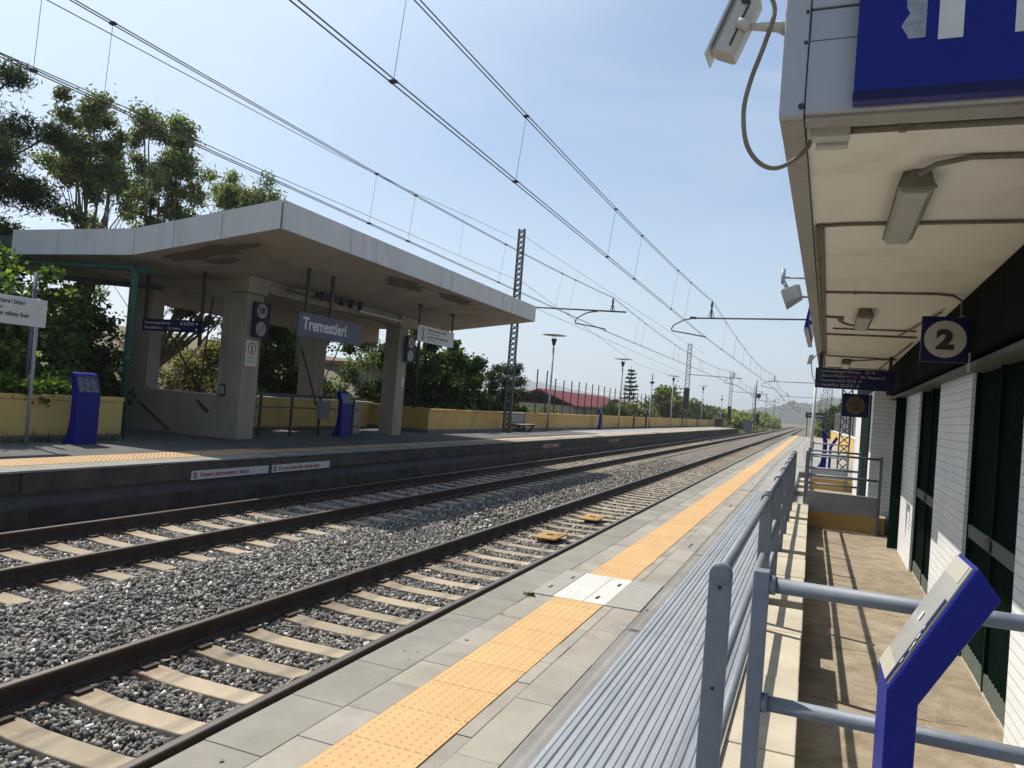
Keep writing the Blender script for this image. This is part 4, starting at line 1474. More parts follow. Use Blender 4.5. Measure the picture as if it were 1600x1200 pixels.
struct(g.build("far_kerb_stones", EDGA, attr=True, bevel=0.008))
struct(MB().box(-10.75, -10.02, -12, 12.6, ZL - .05, ZL + .004).box(-10.45, -10.02, 12.6, YE - .5, ZL - .05, ZL + .004).build("far_tactile_paving", mat("tactile_orange_far", (0.62, 0.40, 0.20), (0.54, 0.34, 0.16), 3, 0.8, 0.05, 60, dirt=(0.42, 0.33, 0.22), dscale=1.0, damt=0.6)))
domes("far_tactile_domes", -10.72, -10.05, 4.5, 13.0, .085, .085, _M["tactile_orange_far"], .024, .010, ZL + .004)
struct(MB().box(-12.98, -10.76, -12, 40, ZL - .05, ZL + .001).build("far_paving", mat("far_paving", (0.165, 0.163, 0.16), (0.11, 0.112, 0.115), 1.2, 0.95, 0.15, 50, dirt=(0.20, 0.195, 0.18), dscale=0.7, damt=0.6, spec=0.2)))
struct(MB().box(-12.98, -10.46, 40.01, YE, ZL - .05, ZL + .001).build("far_paving", CONC))
struct(MB().prism('X', [(YE, -1.2), (YE + 7, -1.2), (YE, ZL - .02)], -12.9, X_L - .1).build("platform_ramp", EARTH))


def warn(y0, w, label, txt, x=X_L + .012, z=-.165):
    s = thing("trackside_notice", label, "notice", (x, y0, z))
    MB().box(-.01, .006, 0, w, 0, .145).build("plate", WHITE, s)
    MB().box(.0065, .0075, .145, w - .02, .012, .133).build("pink_field", mat("faded_pink", (0.48, 0.40, 0.39), None, 6, 0.7), s) if False else None
    text("lettering", txt, .105, RED, s, (.0075, .19, .042), (0, 1, 0), (0, 0, 1), bold=.002, sx=1.0 if len(txt) > 32 else 1.02)
    disc(MB(), (.0065, .085, .072), (0, 1, 0), (0, 0, 1), .055, .001, 20, .042).build("prohibition_ring", RED, s)
    MB().box(.0065, .0085, .072, .098, .035, .11).build("pictogram", BLACK, s)


warn(9.93, 1.93, "white notice with red Italian words on the far platform's face", "Vietato attraversare i binari")
warn(11.97, 1.86, "white notice with red English words on the far platform's face", "Do not cross the railway lines")
for y, lb in ((27.75, "faded red and white notice on the far platform's face below the bench"), (38.0, "third faded notice along the far platform's face")):
    s = thing("trackside_notice", lb, "notice", (X_L + .012, y, -.165))
    MB().box(-.01, .006, 0, 1.95, 0, .145).build("plate", mat("faded_notice", (0.42, 0.33, 0.30), (0.34, 0.25, 0.22), 4, 0.8), s)
    text("lettering", "Vietato attraversare i binari", .105, RED, s, (.0075, .19, .042), (0, 1, 0), (0, 0, 1), bold=.002)


def planter(name, label, x0, x1, y0, y1, m_, h=.86, grooves=True):
    w = thing(name, label, "wall", (x1, y0, ZL))
    X0, L_ = x0 - x1, y1 - y0
    MB().box(X0, -.0, 0, L_, .115, h - .09).build("wall_face", m_, w, 0.006)
    MB().box(X0 - .02, .025, -.025, L_, h - .088, h).build("coping", m_, w, 0.006)
    MB().box(X0, .03, -.03, L_, -.02, .112).build("plinth", PLINTH, w, 0.006)
    return w


planter("planter_wall", "pale yellow planter wall under the leafy bushes, left of the green pipe", -13.2, -13.0, -8, 11.55, YPALE)
w_ = thing("side_wall", "short shaded ochre wall running back at right angles beside the shelter", "wall", (-13.0, 24.85, ZL))
MB().box(-2.6, -.002, 0, .2, .112, .90).build("wall_face", YWALL, w_, 0.006)
MB().box(-2.6, -.002, -.03, .23, -.02, .11).build("plinth", PLINTH, w_, 0.006)
planter("boundary_wall", "long ochre wall along the back of the far platform under the post fence", -13.2, -13.0, 24.87, 131, YWALL, .88)

# picket of posts on the wall with a thin wire along the top
pf = thing("post_fence", "row of thin dark fence posts standing on the long ochre wall", "fence", (-13.1, 36.5, ZL + .88))
for k in range(62):
    y = k * 1.5
    t_ = 2.22 if k < 2 else 1.92
    t_ += random.uniform(-.05, .08)
    MB().box(-.026, .026, y - .026, y + .026, 0, t_).build("post", DKMET, pf)
wm = MB()
for z in (.35, 1.0, 1.65):
    wm.tube([(0.035, 0, z), (0.035, 91.5, z)], .004, 4)
wm.build("wire", DKMET, pf)

# ------------------------------------------------------------------ shelter
sh = thing("platform_shelter", "concrete platform shelter with a big butterfly canopy on the far platform", "shelter", (-12.75, 18.5, ZL))
ox, oy, oz = sh.location


def SB(mb, x0, x1, y0, y1, z0, z1):
    return mb.box(x0 - ox, x1 - ox, y0 - oy, y1 - oy, z0 - oz, z1 - oz)


CY0, CY1 = 11.62, 25.68
CX = [(-9.5, 4.45), (-13.15, 3.94), (-16.8, 3.94)]
poly = [(CX[0][0] + .04 - .08, CX[0][1] + .006), (CX[1][0], CX[1][1]), (CX[2][0] + .05, CX[2][1]), (CX[2][0] + .05, CX[2][1] + .38), (CX[1][0], CX[1][1] + .38), (CX[0][0] - .04, CX[0][1] + .40)]
MB().prism('Y', [(x - ox, z - oz) for x, z in poly], CY0 + .03 - oy, CY1 - .03 - oy).build("canopy_slab", SOFL, sh)
# fascia boards, one per panel, with tiny gaps
fcol = []
FH = .545


def fpanel(P, nrm, t=.028):
    m_ = MB()
    P = [Vector((p[0] - ox, p[1] - oy, p[2] - oz)) for p in P]
    nv = Vector(nrm) * t
    k = m_.pts(P + [p + nv for p in P])
    for q in ((3, 2, 1, 0), (4, 5, 6, 7), (0, 1, 5, 4), (1, 2, 6, 5), (2, 3, 7, 6), (3, 0, 4, 7)):
        m_.face([k + i for i in q])
    # rivets along both ends
    for a, b in ((0, 3), (1, 2)):
        o_ = P[1 - a] - P[a] if a < 2 else P[0]
        dr_ = (P[1] - P[0]).normalized() * (.06 if a == 0 else -.06)
        for f in (.15, .5, .85):
            c_ = P[a] + (P[b] - P[a]) * f + dr_ + nv
            m_.tube([c_, c_ + Vector(nrm) * .004], .011, 6)
    return m_.build("fascia_panel", FASCL, sh)


random.seed(77)
PATCH = mat("peeled_plaster", (0.25, 0.20, 0.145), (0.17, 0.13, 0.09), 3, 0.95, 0.2, 30)


def soffit_patch(x0, x1, ya, yb, n=16):
    m_ = MB()
    cx_, cy_ = (x0 + x1) / 2, (ya + yb) / 2
    P = []
    for k in range(n):
        t_ = -2 * math.pi * k / n
        f = random.uniform(.55, 1.1)
        x, y = cx_ + (x1 - x0) / 2 * math.cos(t_) * f, cy_ + (yb - ya) / 2 * math.sin(t_) * f
        P.append((x - ox, y - oy, float(np.interp(x, [-16.8, -13.15, -9.5], [3.94, 3.94, 4.45])) - .004 - oz))
    m_.poly3(P).build("peeled_patch", PATCH, sh)


soffit_patch(-13.2, -10.5, 11.8, 12.7)
soffit_patch(-12.6, -11.6, 12.6, 13.3)
soffit_patch(-10.5, -9.75, 16.2, 18.6)
soffit_patch(-10.2, -9.7, 18.8, 21.5)
ys_ = [CY0, 13.9, 15.9, 18.2, 20.6, 22.6, 24.6, CY1]
for a, b in zip(ys_[:-1], ys_[1:]):
    fpanel([(-9.5, a + .008, 4.45), (-9.5, b - .008, 4.45), (-9.5, b - .008, 4.45 + FH), (-9.5, a + .008, 4.45 + FH)], (1, 0, 0))


def ztop(x):
    return np.interp(x, [-16.8, -13.15, -9.5], [3.94, 3.94, 4.45])


xs_ = [-16.8, -15.35, -13.15, -12.1, -10.9, -9.51]
for yy, nn in ((CY0, -1), (CY1, 1)):
    for a, b in zip(xs_[:-1], xs_[1:]):
        pa, pb = (a + .008, yy, ztop(a)), (b - .008, yy, ztop(b))
        ta, tb = (a + .008, yy, ztop(a) + FH), (b - .008, yy, ztop(b) + FH)
        fpanel([pa, pb, tb, ta] if nn < 0 else [pb, pa, ta, tb], (0, nn, 0))
MB().prism('Y', [(x - ox, z - oz) for x, z in ((-9.53, 4.96), (-13.15, 4.45), (-16.8, 4.45), (-16.8, 4.47), (-13.15, 4.47), (-9.53, 4.98))], CY0 + .02 - oy, CY1 - .02 - oy).build("roof_sheet", FASCL, sh)

for y0 in (14.36, 21.5):
    p = SB(MB(), -13.05, -12.53, y0, y0 + .58, ZL - .02, 3.62).build("pillar", SHCON, sh, 0.015)
    SB(MB(), -13.10, -12.48, y0 - .05, y0 + .63, 3.63, 4.02).build("capital", SHCON, p, 0.01)
SB(MB(), -16.2, -15.6, 21.3, 21.95, ZL, 3.95).build("pillar", SHCON, sh, 0.015)
SB(MB(), -17.15, -16.6, 22.3, 22.5, ZL, 3.9).build("pillar", SHCON, sh, 0.015)
SB(MB(), -16.15, -15.65, 14.9, 25.3, 3.35, 3.96).build("beam", SHCON, sh, 0.01)
SB(MB(), -13.0, -12.6, 15.0, 25.2, 3.72, 4.06).build("beam", SHCON, sh, 0.01)
# cross wall with its opening
wl = MB()
y0, y1 = 14.40, 14.78
P = [(-16.35, ZL - .02), (-13.06, ZL - .02), (-13.06, 1.10), (-15.50, 1.16), (-15.50, 1.16), (-16.35, 1.16)]
SB(wl, -16.35, -15.52, y0, y1, 1.14, 3.93)
SB(wl, -16.35, -13.06, y0 + .001, y1 - .001, ZL - .02, 1.139)
SB(wl, -13.27, -13.06, y0, y1, 1.14, 3.93)
wl.build("cross_wall", SHCON, sh)
MB().prism('Y', [(x - ox, z - oz) for x, z in ((-15.515, 3.76), (-13.275, 3.50), (-13.275, 3.93), (-15.515, 3.93))], y0 + .002 - oy, y1 - .002 - oy).build("window_head", SHCON, sh)
SB(MB(), -15.53, -13.26, y0 - .02, y1 + .02, 1.141, 1.165).build("window_sill", FASCL, sh)
gr = MB()
for a, b in (((-15.1, 2.6), (-13.95, 1.17)), ((-13.98, 1.17), (-13.8, 3.5)), ((-13.9, 2.2), (-13.28, 2.22))):
    gr.beam((a[0] - ox, 14.6 - oy, a[1] - oz), (b[0] - ox, 14.6 - oy, b[1] - oz), .03, .03, (0, 1, 0))
gr.build("window_brace", DKMET, sh)
hr = MB().tube([(-16.25 - ox, 14.32 - oy, 1.20 - oz), (-14.55 - ox, 14.32 - oy, .20 - oz)], .024, 8)
hr.tube([(-15.8 - ox, 14.40 - oy, .86 - oz), (-15.8 - ox, 14.32 - oy, .92 - oz)], .012, 6)
hr.build("handrail", DKMET, sh)
MB().tube([(-13.75 - ox, 14.33 - oy, .97 - oz), (-13.42 - ox, 14.33 - oy, .74 - oz)], .032, 8).build("handrail", DKMET, sh)
bx = SB(MB(), -13.12, -12.95, 14.33, 14.355, 1.14, 1.42).build("call_box_frame", DKMET, sh, 0.004)
SB(MB(), -13.10, -12.97, 14.315, 14.329, 1.18, 1.38).build("call_box_face", GREYT, bx)
# low stairwell parapets
SB(MB(), -15.75, -15.55, 14.8, 18.6, ZL, 1.06).build("parapet", SHCON, sh, 0.01)
SB(MB(), -15.75, -15.55, 18.61, 25.0, ZL, 1.06).build("parapet", YWALL, sh, 0.01)
SB(MB(), -15.78, -15.52, 14.8, 25.0, 1.062, 1.10).build("parapet_cap", FASCL, sh, 0.006)
SB(MB(), -13.45, -13.25, 20.3, 20.75, ZL, 1.15).build("parapet", SHCON, sh, 0.01)
for p, q in (((-15.3, 16.6, 3.3), (-15.3, 14.9, 1.2)), ((-15.3, 22.3, 3.0), (-15.3, 21.2, 1.25))):
    MB().tube([(p[0] - ox, p[1] - oy, p[2] - oz), (q[0] - ox, q[1] - oy, q[2] - oz)], .022, 6).build("stay", LAMPM, sh)
MB().tube([(-15.5 - ox, 20.4 - oy, 2.8 - oz), (-15.5 - ox, 21.5 - oy, .9 - oz)], .028, 6).build("stay", DKMET, sh)
# strip lights and cable tray under the soffit
SB(MB(), -12.35, -12.20, 18.6, 21.0, 3.74, 3.80).build("strip_light", DIFF, sh)
SB(MB(), -12.42, -12.15, 15.6, 18.2, 3.86, 3.93).build("strip_light", LAMPC, sh)
ct = MB().tube([(-12.1 - ox, 16.4 - oy, 3.9 - oz), (-12.1 - ox, 18.6 - oy, 3.92 - oz)], .04, 6)
for k in range(5):
    SB(ct, -12.16, -12.04, 16.6 + k * .45, 16.68 + k * .45, 3.78, 4.0)
ct.build("cable_tray", DKMET, sh)
SB(MB(), -19.6, -16.86, 11.8, 16, 3.95, 4.42).build("annex_roof", GCLOTH, sh)
MB().beam((-17.6 - ox, 13.2 - oy, 3.72 - oz), (-14.0 - ox, 13.2 - oy, 3.50 - oz), .12, .12).build("annex_beam", DKMET, sh)

rl = thing("stair_railing", "dark brown bar railing between the two shelter pillars", "railing", (-13.0, 15.0, ZL))
for y in (.7, 1.95, 3.2, 4.9):
    MB().box(-.025, .025, y - .03, y + .03, 0, 1.11).build("post", DKMET, rl)
for z, t_ in ((1.09, .035), (.76, .02), (.24, .02)):
    MB().box(-t_, t_, .0, 5.2, z - t_, z + t_).build("bar", DKMET, rl)
bk = thing("litter_basket", "small grey wire litter basket hung on the stair railing", "basket", (-12.88, 18.2, .62))
bm = MB()
for k in range(9):
    a = k * .045 - .18
    bm.box(.085, .095, a - .006, a + .006, 0, .54)
for k in range(8):
    bm.box(.083, .098, -.19, .19, .02 + k * .07, .032 + k * .07)
bm.build("front_grid", LAMPM, bk)
MB().box(-.09, .08, -.185, .185, .01, .53).build("bin", GREYT, bk)

gp = thing("drain_pipe", "green drain pipe running along the canopy and down to the platform", "pipe", (-13.45, 11.95, ZL))
MB().tube([(-4.0, -.05, 3.70), (-.06, .0, 3.58), (.0, 0, 3.52), (.02, 0, 3.40), (0, 0, 0)], .074, 14).build("pipe_run", GPIPE, gp)
MB().tube([(.02, 0, 3.50), (.30, .12, 3.56), (.35, .12, 3.565)], .072, 12).tube([(0, 0, 1.62), (0, 0, 1.72)], .084, 14).tube([(-4.0, -.05, 3.70), (-4.08, -.05, 3.702)], .06, 12).build("coupling", GPIPE, gp)
dp = thing("drain_pipe", "thin black pipe rising from the side wall behind the right shelter pillar", "pipe", (-13.5, 24.6, 1.0))
MB().tube([(0, 0, 0), (0, 0, 2.9)], .05, 8).build("pipe_run", DKMET, dp)

# ------------------------------------------------------------------ signs on the far platform (they face +x)
Rr, Ur = (0, 1, 0), (0, 0, 1)
tsn = thing("station_name_sign", "slate blue station name sign with white letters hung in the far shelter", "sign", (-11.0, 14.32, 2.66))
MB().box(-.06, 0, 0, 2.6, 0, .56).build("board", mat("faded_sign_blue", (0.085, 0.085, 0.145), (0.07, 0.07, 0.12), 3, 0.5), tsn, 0.006)
text("lettering", "Tremestieri", .40, WHITE, tsn, (.0015, .16, .175), Rr, Ur, bold=.010, sx=.93)
for y in (.25, 1.2):
    MB().box(-.06, -.01, y, y + .09, .562, 1.62).build("hanger", DKMET, tsn)
wsn = thing("warning_sign", "white warning sign on two dark hangers right of the second shelter pillar", "sign", (-11.0, 19.94, 3.11))
MB().box(-.04, 0, 0, 2.4, 0, .49).build("board", WHITE, wsn, 0.004)
disc(MB(), (.001, .30, .245), Rr, Ur, .19, .0015, 30, .165).build("prohibition_ring", RED, wsn)
fig = MB()
for P in ([(.30, .16), (.33, .16), (.345, .28), (.33, .30), (.27, .30), (.255, .28), (.27, .16)], [(.23, .08), (.27, .08), (.30, .17), (.33, .08), (.37, .08), (.33, .18), (.27, .18)]):
    fig.poly3([(.002, y, z) for y, z in P])
disc(fig, (.001, .30, .345), Rr, Ur, .035, .002, 14)
fig.build("pictogram", BLACK, wsn)


def bil(parent, y, z, s, txt, m_, b=.001):
    text("lettering", txt, s, m_, parent, (.0015, y, z), Rr, Ur, bold=b)


bil(wsn, .58, .36, .115, "Vietato attraversare i binari", BLACK)
bil(wsn, .58, .27, .075, "Servirsi del sottopassaggio", GREYT)
bil(wsn, .58, .155, .115, "Do not cross the railway lines", BLACK)
bil(wsn, .58, .07, .075, "Use the underpass", GREYT)
for y in (.06, 2.28):
    MB().box(-.06, -.02, y, y + .06, -.0, 1.05 - y * .01).box(-.09, .01, y - .04, y + .1, 1.02, 1.09).build("hanger", DKMET, wsn)

ws2 = thing("warning_sign", "white warning sign on a grey pole at the left, cut by the picture's edge", "sign", (-12.4, 9.14, ZL))
MB().tube([(-.03, 0, 0), (-.03, 0, 2.52)], .032, 10).tube([(-.03, -2.0, 0), (-.03, -2.0, 2.52)], .032, 10).build("pole", LAMPM, ws2)
MB().box(0, .025, -2.34, .12, 2.03, 2.50).build("board", WHITE, ws2, 0.004)
for z, tx, s_, m_ in ((2.37, "Vietato attraversare i binari", .115, BLACK), (2.28, "Servirsi del sottopassaggio", .075, GREYT), (2.165, "Do not cross the railway lines", .115, BLACK)):
    text("lettering", tx, s_, m_, ws2, (.027, -1.22, z), Rr, Ur, bold=.0015, sx=.73)
gpst = thing("garden_post", "slim blue grey post rising among the leaves behind the pole sign", "post", (-13.6, 9.9, .8))
MB().tube([(0, 0, 0), (0, .0, 2.45)], .036, 8).box(-.045, .045, -.06, .06, 2.1, 2.13).build("shaft", mat("blue_grey_post", (0.14, 0.17, 0.24), None, 4, 0.6), gpst)

hs = thing("direction_sign", "navy two line direction sign hung before the window opening of the shelter", "sign", (-14.82, 13.5, 2.54))
MB().box(0, 1.80, 0, .06, 0, .28).build("board", NAVY, hs, 0.004)
text("lettering", "Sottopassaggio/Subway", .085, WHITE, hs, (.08, -.0015, .165), (1, 0, 0), Ur, bold=.001)
text("lettering", "Binario/Platform 2      Dir. Messina", .085, WHITE, hs, (.08, -.0015, .05), (1, 0, 0), Ur, bold=.001, sx=.92)
pk = MB()
for k in range(4):
    disc(pk, (1.20 + k * .11, -.001, .195), (1, 0, 0), Ur, .042, .002, 14, .024)
pk.poly3([(1.62, -.003, .22), (1.66, -.003, .16), (1.70, -.003, .22)]).poly3([(1.62, -.003, .05), (1.70, -.003, .05), (1.66, -.003, .11)])
pk.build("pictograms", WHITE, hs)
MB().box(.02, .08, 0, .06, .281, 1.42).build("hanger", DKMET, hs)
MB().box(1.72, 1.78, 0, .06, -.30, 1.42).build("hanger", DKMET, hs)


def pict_pair(loc, kinds, labs, w=.57, gap=.43, rotw=None):
    for i, (kd_, lb) in enumerate(zip(kinds, labs)):
        s = thing("pictogram_sign", lb, "sign", (loc[0], loc[1], loc[2] - i * gap))
        MB().box(-.05, 0, 0, w, 0, gap - .012).build("board", NAVY, s, 0.004)
        c_ = (.0005, w * .47, gap / 2)
        disc(MB(), c_, Rr, Ur, gap * .41, .0015, 30).build("circle", mat("dull_white", (0.50, 0.50, 0.50), None, 5, 0.6), s)
        p = MB()
        cy, cz = c_[1], c_[2]
        if kd_ == 'bin':
            p.box(.002, .0035, cy - .10, cy - .06, cz - .09, cz + .09).box(.002, .0035, cy - .02, cy + .09, cz - .06, cz + .07).box(.002, .0035, cy - .035, cy + .105, cz + .075, cz + .09)
        elif kd_ == 'stairs':
            for k in range(5):
                p.box(.002, .0035, cy - .12 + k * .045, cy - .068 + k * .045, cz - .09 + k * .035, cz - .07 + k * .035)
                p.box(.002, .0035, cy - .075 + k * .045, cy - .066 + k * .045, cz - .09 + k * .035, cz - .035 + k * .035)
        elif kd_ == 'table':
            for k in range(3):
                p.box(.002, .0035, cy - .09, cy + .09, cz - .08 + k * .06, cz - .05 + k * .06)
        else:
            p.box(.002, .0035, cy - .022, cy + .022, cz - .09, cz + .05)
            p.box(.002, .0035, cy - .022, cy + .022, cz + .065, cz + .10)
        p.build("pictogram", BLACK, s)


pict_pair((-12.44, 14.53, 3.02), ("bin", "stairs"), ("navy square sign with a waste bin pictogram on the left shelter pillar", "navy square sign with a staircase pictogram on the left shelter pillar"))
pict_pair((-12.38, 21.78, 2.98), ("table", "info"), ("navy square sign with a timetable pictogram by the right shelter pillar", "navy square sign with an information pictogram by the right shelter pillar"), w=.55)
nt_ = thing("pillar_notice", "white notice with a red ring on the left shelter pillar", "notice", (-12.50, 14.40, 1.89))
MB().box(-.012, .0, 0, .42, 0, .62).build("plate", WHITE, nt_)
disc(MB(), (.0005, .21, .43), Rr, Ur, .14, .0015, 26, .115).build("prohibition_ring", RED, nt_)
fg = MB().box(.0005, .002, .19, .23, .34, .50)
fg.build("pictogram", BLACK, nt_)
tl = MB()
for z in (.21, .18, .12, .09):
    tl.box(.0005, .0015, .06, .36, z, z + .012)
tl.build("printed_lines", GREYT, nt_)
sn = thing("pillar_notice", "small blank paper notice on the right shelter pillar's narrow side", "notice", (-12.525, 21.85, 1.75))
MB().box(-.003, .004, 0, .14, 0, .28).build("plate", WHITE, sn)

totem((-12.45, 10.22, ZL), 0, "blue information totem by the pale planter wall, left of the green pipe", w=.48, H=1.32)
totem((-12.55, 18.75, ZL), 0, "blue information totem in front of the shelter's stair railing", w=.5, H=1.30)
totem((-12.5, 47.2, ZL), math.radians(0), "far blue curved totem against the ochre wall beyond the bench", w=.34, H=1.30)
totem((.45, 30.3, 0), math.radians(0), "blue information totem beyond the barriers, nearer to the tracks", w=.4, H=1.38)
lectern((.60, 29.2, 0), math.radians(0), "small dark blue slanted lectern beyond the barriers, near the lattice mast", w=.4, sc=1.0)

# bench
bn_ = thing("platform_bench", "metal bench with a slatted back beside the tall lattice mast", "bench", (-12.75, 32.6, ZL))
for y in (.12, 2.0):
    fr = MB()
    fr.prism('Y', [(-.18, 0), (-.10, 0), (-.16, .84), (-.22, .84)], y - .025, y + .025)
    fr.prism('Y', [(-.16, .33), (.40, .33), (.14, .0), (.05, .0), (.26, .27), (-.16, .27)], y - .022, y + .022)
    fr.build("leg_frame", DKMET, bn_)
MB().box(-.15, .42, 0, 2.12, .335, .36).build("seat", GREYT, bn_, 0.006)
bs = MB()
for k in range(5):
    bs.box(-.175 - k * .006, -.145 - k * .006, 0, 2.12, .45 + k * .085, .52 + k * .085)
bs.build("backrest", GREYT, bn_, 0.004)


def lamp_post(loc, h, label, disc_=True, grp="mushroom lamp posts on the far platform"):
    l = thing("lamp_post", label, "lamp post", loc, 0, grp)
    MB().tube([(0, 0, 0), (0, 0, 1.0), (0, 0, h - .55)], [.065, .06, .048], 10).build("pole", LAMPM, l)
    if disc_:
        MB().lathe([(.03, -.5), (.06, -.48), (.15, -.16), (.14, -.14), (.09, -.12)], 14, (0, 0, h - .02)).build("lamp_head", DKMET, l)
        st_ = MB()
        for a in (0, 2.1, 4.2):
            st_.tube([(.10 * math.cos(a), .10 * math.sin(a), h - .16), (.10 * math.cos(a), .10 * math.sin(a), h + .04)], .008, 5)
        st_.build("stay", LAMPM, l)
        MB().lathe([(.30, .0), (.62, .03), (.63, .045), (.35, .085), (.05, .10)], 26, (0, 0, h)).build("disc_shade", CAMW, l)
    else:
        MB().tube([(0, 0, h - .55), (0, 0, h)], .04, 8).box(-.16, .16, -.05, .05, h - .85, h - .66).box(-.05, .05, -.2, .0, h - .82, h - .7).build("camera_bracket", DKMET, l)
    return l


LMP = "mushroom lamp posts on the far platform"
lamp_post((-12.7, 37.5, ZL), 4.92, "first pale mushroom lamp post, right of the tall lattice mast and bench")
lamp_post((-12.7, 53.0, ZL), 4.9, "second pale mushroom lamp post, in front of the tall tiered conifer")
lamp_post((-12.7, 63.9, ZL), 4.6, "slim pole with a bracket instead of a lamp disc, between two lamp posts", False)
lamp_post((-12.7, 74.2, ZL), 4.95, "third pale mushroom lamp post, left of the mast with the dark sleeve")
lamp_post((-12.7, 95.8, ZL), 5.0, "fourth mushroom lamp post, in front of the rounded green bushes")
lamp_post((-12.7, 117.0, -.1), 5.0, "slim lamp post near the end of the far platform", False)
pl_ = thing("slim_pole", "pale slim pole on the near platform seen past the end of the canopy", "pole", (.02, 35.1, 0))
MB().tube([(0, 0, 0), (0, 0, 1.2), (0, 0, 3.3)], [.075, .065, .06], 10).lathe([(.10, 0), (.10, .02), (.08, .03)], 12).build("shaft", CAMW, pl_)
for k, (y, h) in enumerate(((57.5, 1.75), (62.0, 1.4), (92.0, 2.2))):
    pp = thing("marker_post", ("short brown marker post on the far platform left of the bracket pole", "shorter brown marker post right beside the bracket pole", "brown marker post left of the fourth lamp post")[k], "post", (-12.6, y, ZL))
    MB().box(-.06, .06, -.06, .06, 0, h + .1).build("shaft", mat("brown_post", (0.10, 0.065, 0.05), None, 4, 0.8), pp)

fs = thing("station_name_sign", "distant navy name sign on two posts at the near platform's end", "sign", (-.95, 112, -.6))
MB().box(0, 2.7, -.05, 0, 3.0, 3.72).build("board", NAVY, fs)
text("lettering", "Tremestieri", .46, WHITE, fs, (.2, -.0515, 3.2), (1, 0, 0), Ur, bold=.008)
for x in (.2, 2.4):
    MB().box(x, x + .12, .01, .1, 0, 3.7).build("post", MASTM, fs)
cb = thing("equipment_cabinet", "small grey equipment cabinet left of the tracks beyond the far platform", "cabinet", (-9.6, 128, -1.0))
MB().box(-.65, .65, -.4, .4, .15, 2.3).build("housing", mat("cabinet_grey", (0.20, 0.22, 0.25), None, 3, 0.7), cb, 0.02)
MB().box(-.7, .7, -.45, .45, 2.303, 2.36).box(-.6, .6, -.35, .35, 0, .15).build("lid", PLINTH, cb)
sgm = thing("railway_signal", "dark railway signal on a post beside the grey cabinet", "signal", (-8.6, 134, -1.0))
MB().tube([(0, 0, 0), (0, 0, 4.0)], .07, 8).build("post", MASTM, sgm)
MB().box(-.3, .3, -.12, .02, 2.0, 3.6).build("backboard", DKMET, sgm, 0.03)
sg2 = thing("railway_signal", "round black signal head on a tall post above the grey cabinet", "signal", (-9.2, 136, -1.0))
MB().tube([(0, 0, 0), (0, 0, 9.2)], .09, 8).build("post", MASTM, sg2)
disc(MB(), (.45, -.1, 6.6), (1, 0, 0), Ur, .38, .1, 18).box(0, .2, -.05, .05, 6.5, 6.6).build("signal_head", DKMET, sg2)
bi = thing("waste_container", "black waste container at the end of the far platform", "container", (-11.6, 105.3, ZL))
MB().prism('X', [(-.4, .2), (.4, .2), (.45, 1.1), (-.45, 1.1)], -.55, .55).build("bin", DKMET, bi, 0.03)
MB().prism('X', [(-.47, 1.103), (.47, 1.103), (.3, 1.3), (-.4, 1.25)], -.58, .58).build("lid", DKMET, bi, 0.02)
wh = MB()
for x in (-.45, .45):
    for y in (-.3, .3):
        wh.tube([(x - .04, y, .1), (x + .04, y, .1)], .1, 12)
wh.build("wheels", BLACK, bi)

# ================================================================== BUILDINGS BEHIND
hb = thing("house", "long low building with a red ribbed roof behind the post fence", "house", (-24, 93, -1.0))
MB().box(-8, 0, -14, 14, 0, 2.45).build("wall", BEIGE, hb)
rf = MB()
n = 74
for i in range(n):
    a, b = -14.4 + 28.8 * i / n, -14.4 + 28.8 * (i + 1) / n
    h_ = .05 if i % 2 else 0
    rf.prism('Y', [(.5, 2.35 + h_), (-4.0, 3.95 + h_), (-8.5, 2.35 + h_), (-8.5, 2.5 + h_), (-4.0, 4.12 + h_), (.5, 2.52 + h_)][::-1], a, b)
rf.build("roof", REDROOF, hb)
for y in (-10, -5, 2):
    w_ = MB().box(.0, .05, y, y + 1.3, 1.1, 2.2).build("window", GLASS, hb)
    MB().box(.03, .09, y - .08, y, 1.0, 2.3).box(.03, .09, y + 1.3, y + 1.38, 1.0, 2.3).build("frame", FASCL, w_)
hb2 = thing("house", "small greyish gabled building at the right end of the red roof", "house", (-21.5, 106, -1.0))
MB().prism('Y', [(-7, 0), (0, 0), (0, 2.6), (-3.5, 3.75), (-7, 2.6)], -4, 6).build("wall", mat("grey_plaster", (0.27, 0.23, 0.20), (0.22, 0.19, 0.165), 1, 0.9), hb2)
MB().prism('Y', [(.3, 2.52), (.3, 2.6), (-3.5, 3.87), (-7.3, 2.6), (-7.3, 2.52), (-3.5, 3.78)], -4.3, 6.2).build("roof", mat("grey_roof", (0.24, 0.20, 0.18), None, 2, 0.9), hb2)
MB().box(.001, .04, 0, 1.2, .9, 2.0).build("window", GLASS, hb2)
hb3 = thing("house", "yellow and grey house with a red eave seen right of the right shelter pillar", "house", (-21, 37.5, -.6))
MB().box(-7, 0, -4, 3.2, 0, 1.9).build("lower_wall", YWALL, hb3)
MB().box(-7, 0, -4, 3.2, 1.903, 3.3).build("upper_wall", BEIGE, hb3)
MB().box(-7.2, .5, -4.3, 3.6, 3.303, 3.5).build("eave", REDROOF, hb3)
MB().box(-.3, .35, -4, 3.2, 1.80, 1.90).build("balcony_slab", FASCL, hb3)
for y in (-2.6, -.7, 1.2):
    w_ = MB().box(.001, .05, y, y + 1.1, 2.1, 3.1).build("window", CREAM, hb3)
    MB().box(.05, .07, y + .52, y + .58, 2.1, 3.1).build("frame", FASCL, w_)


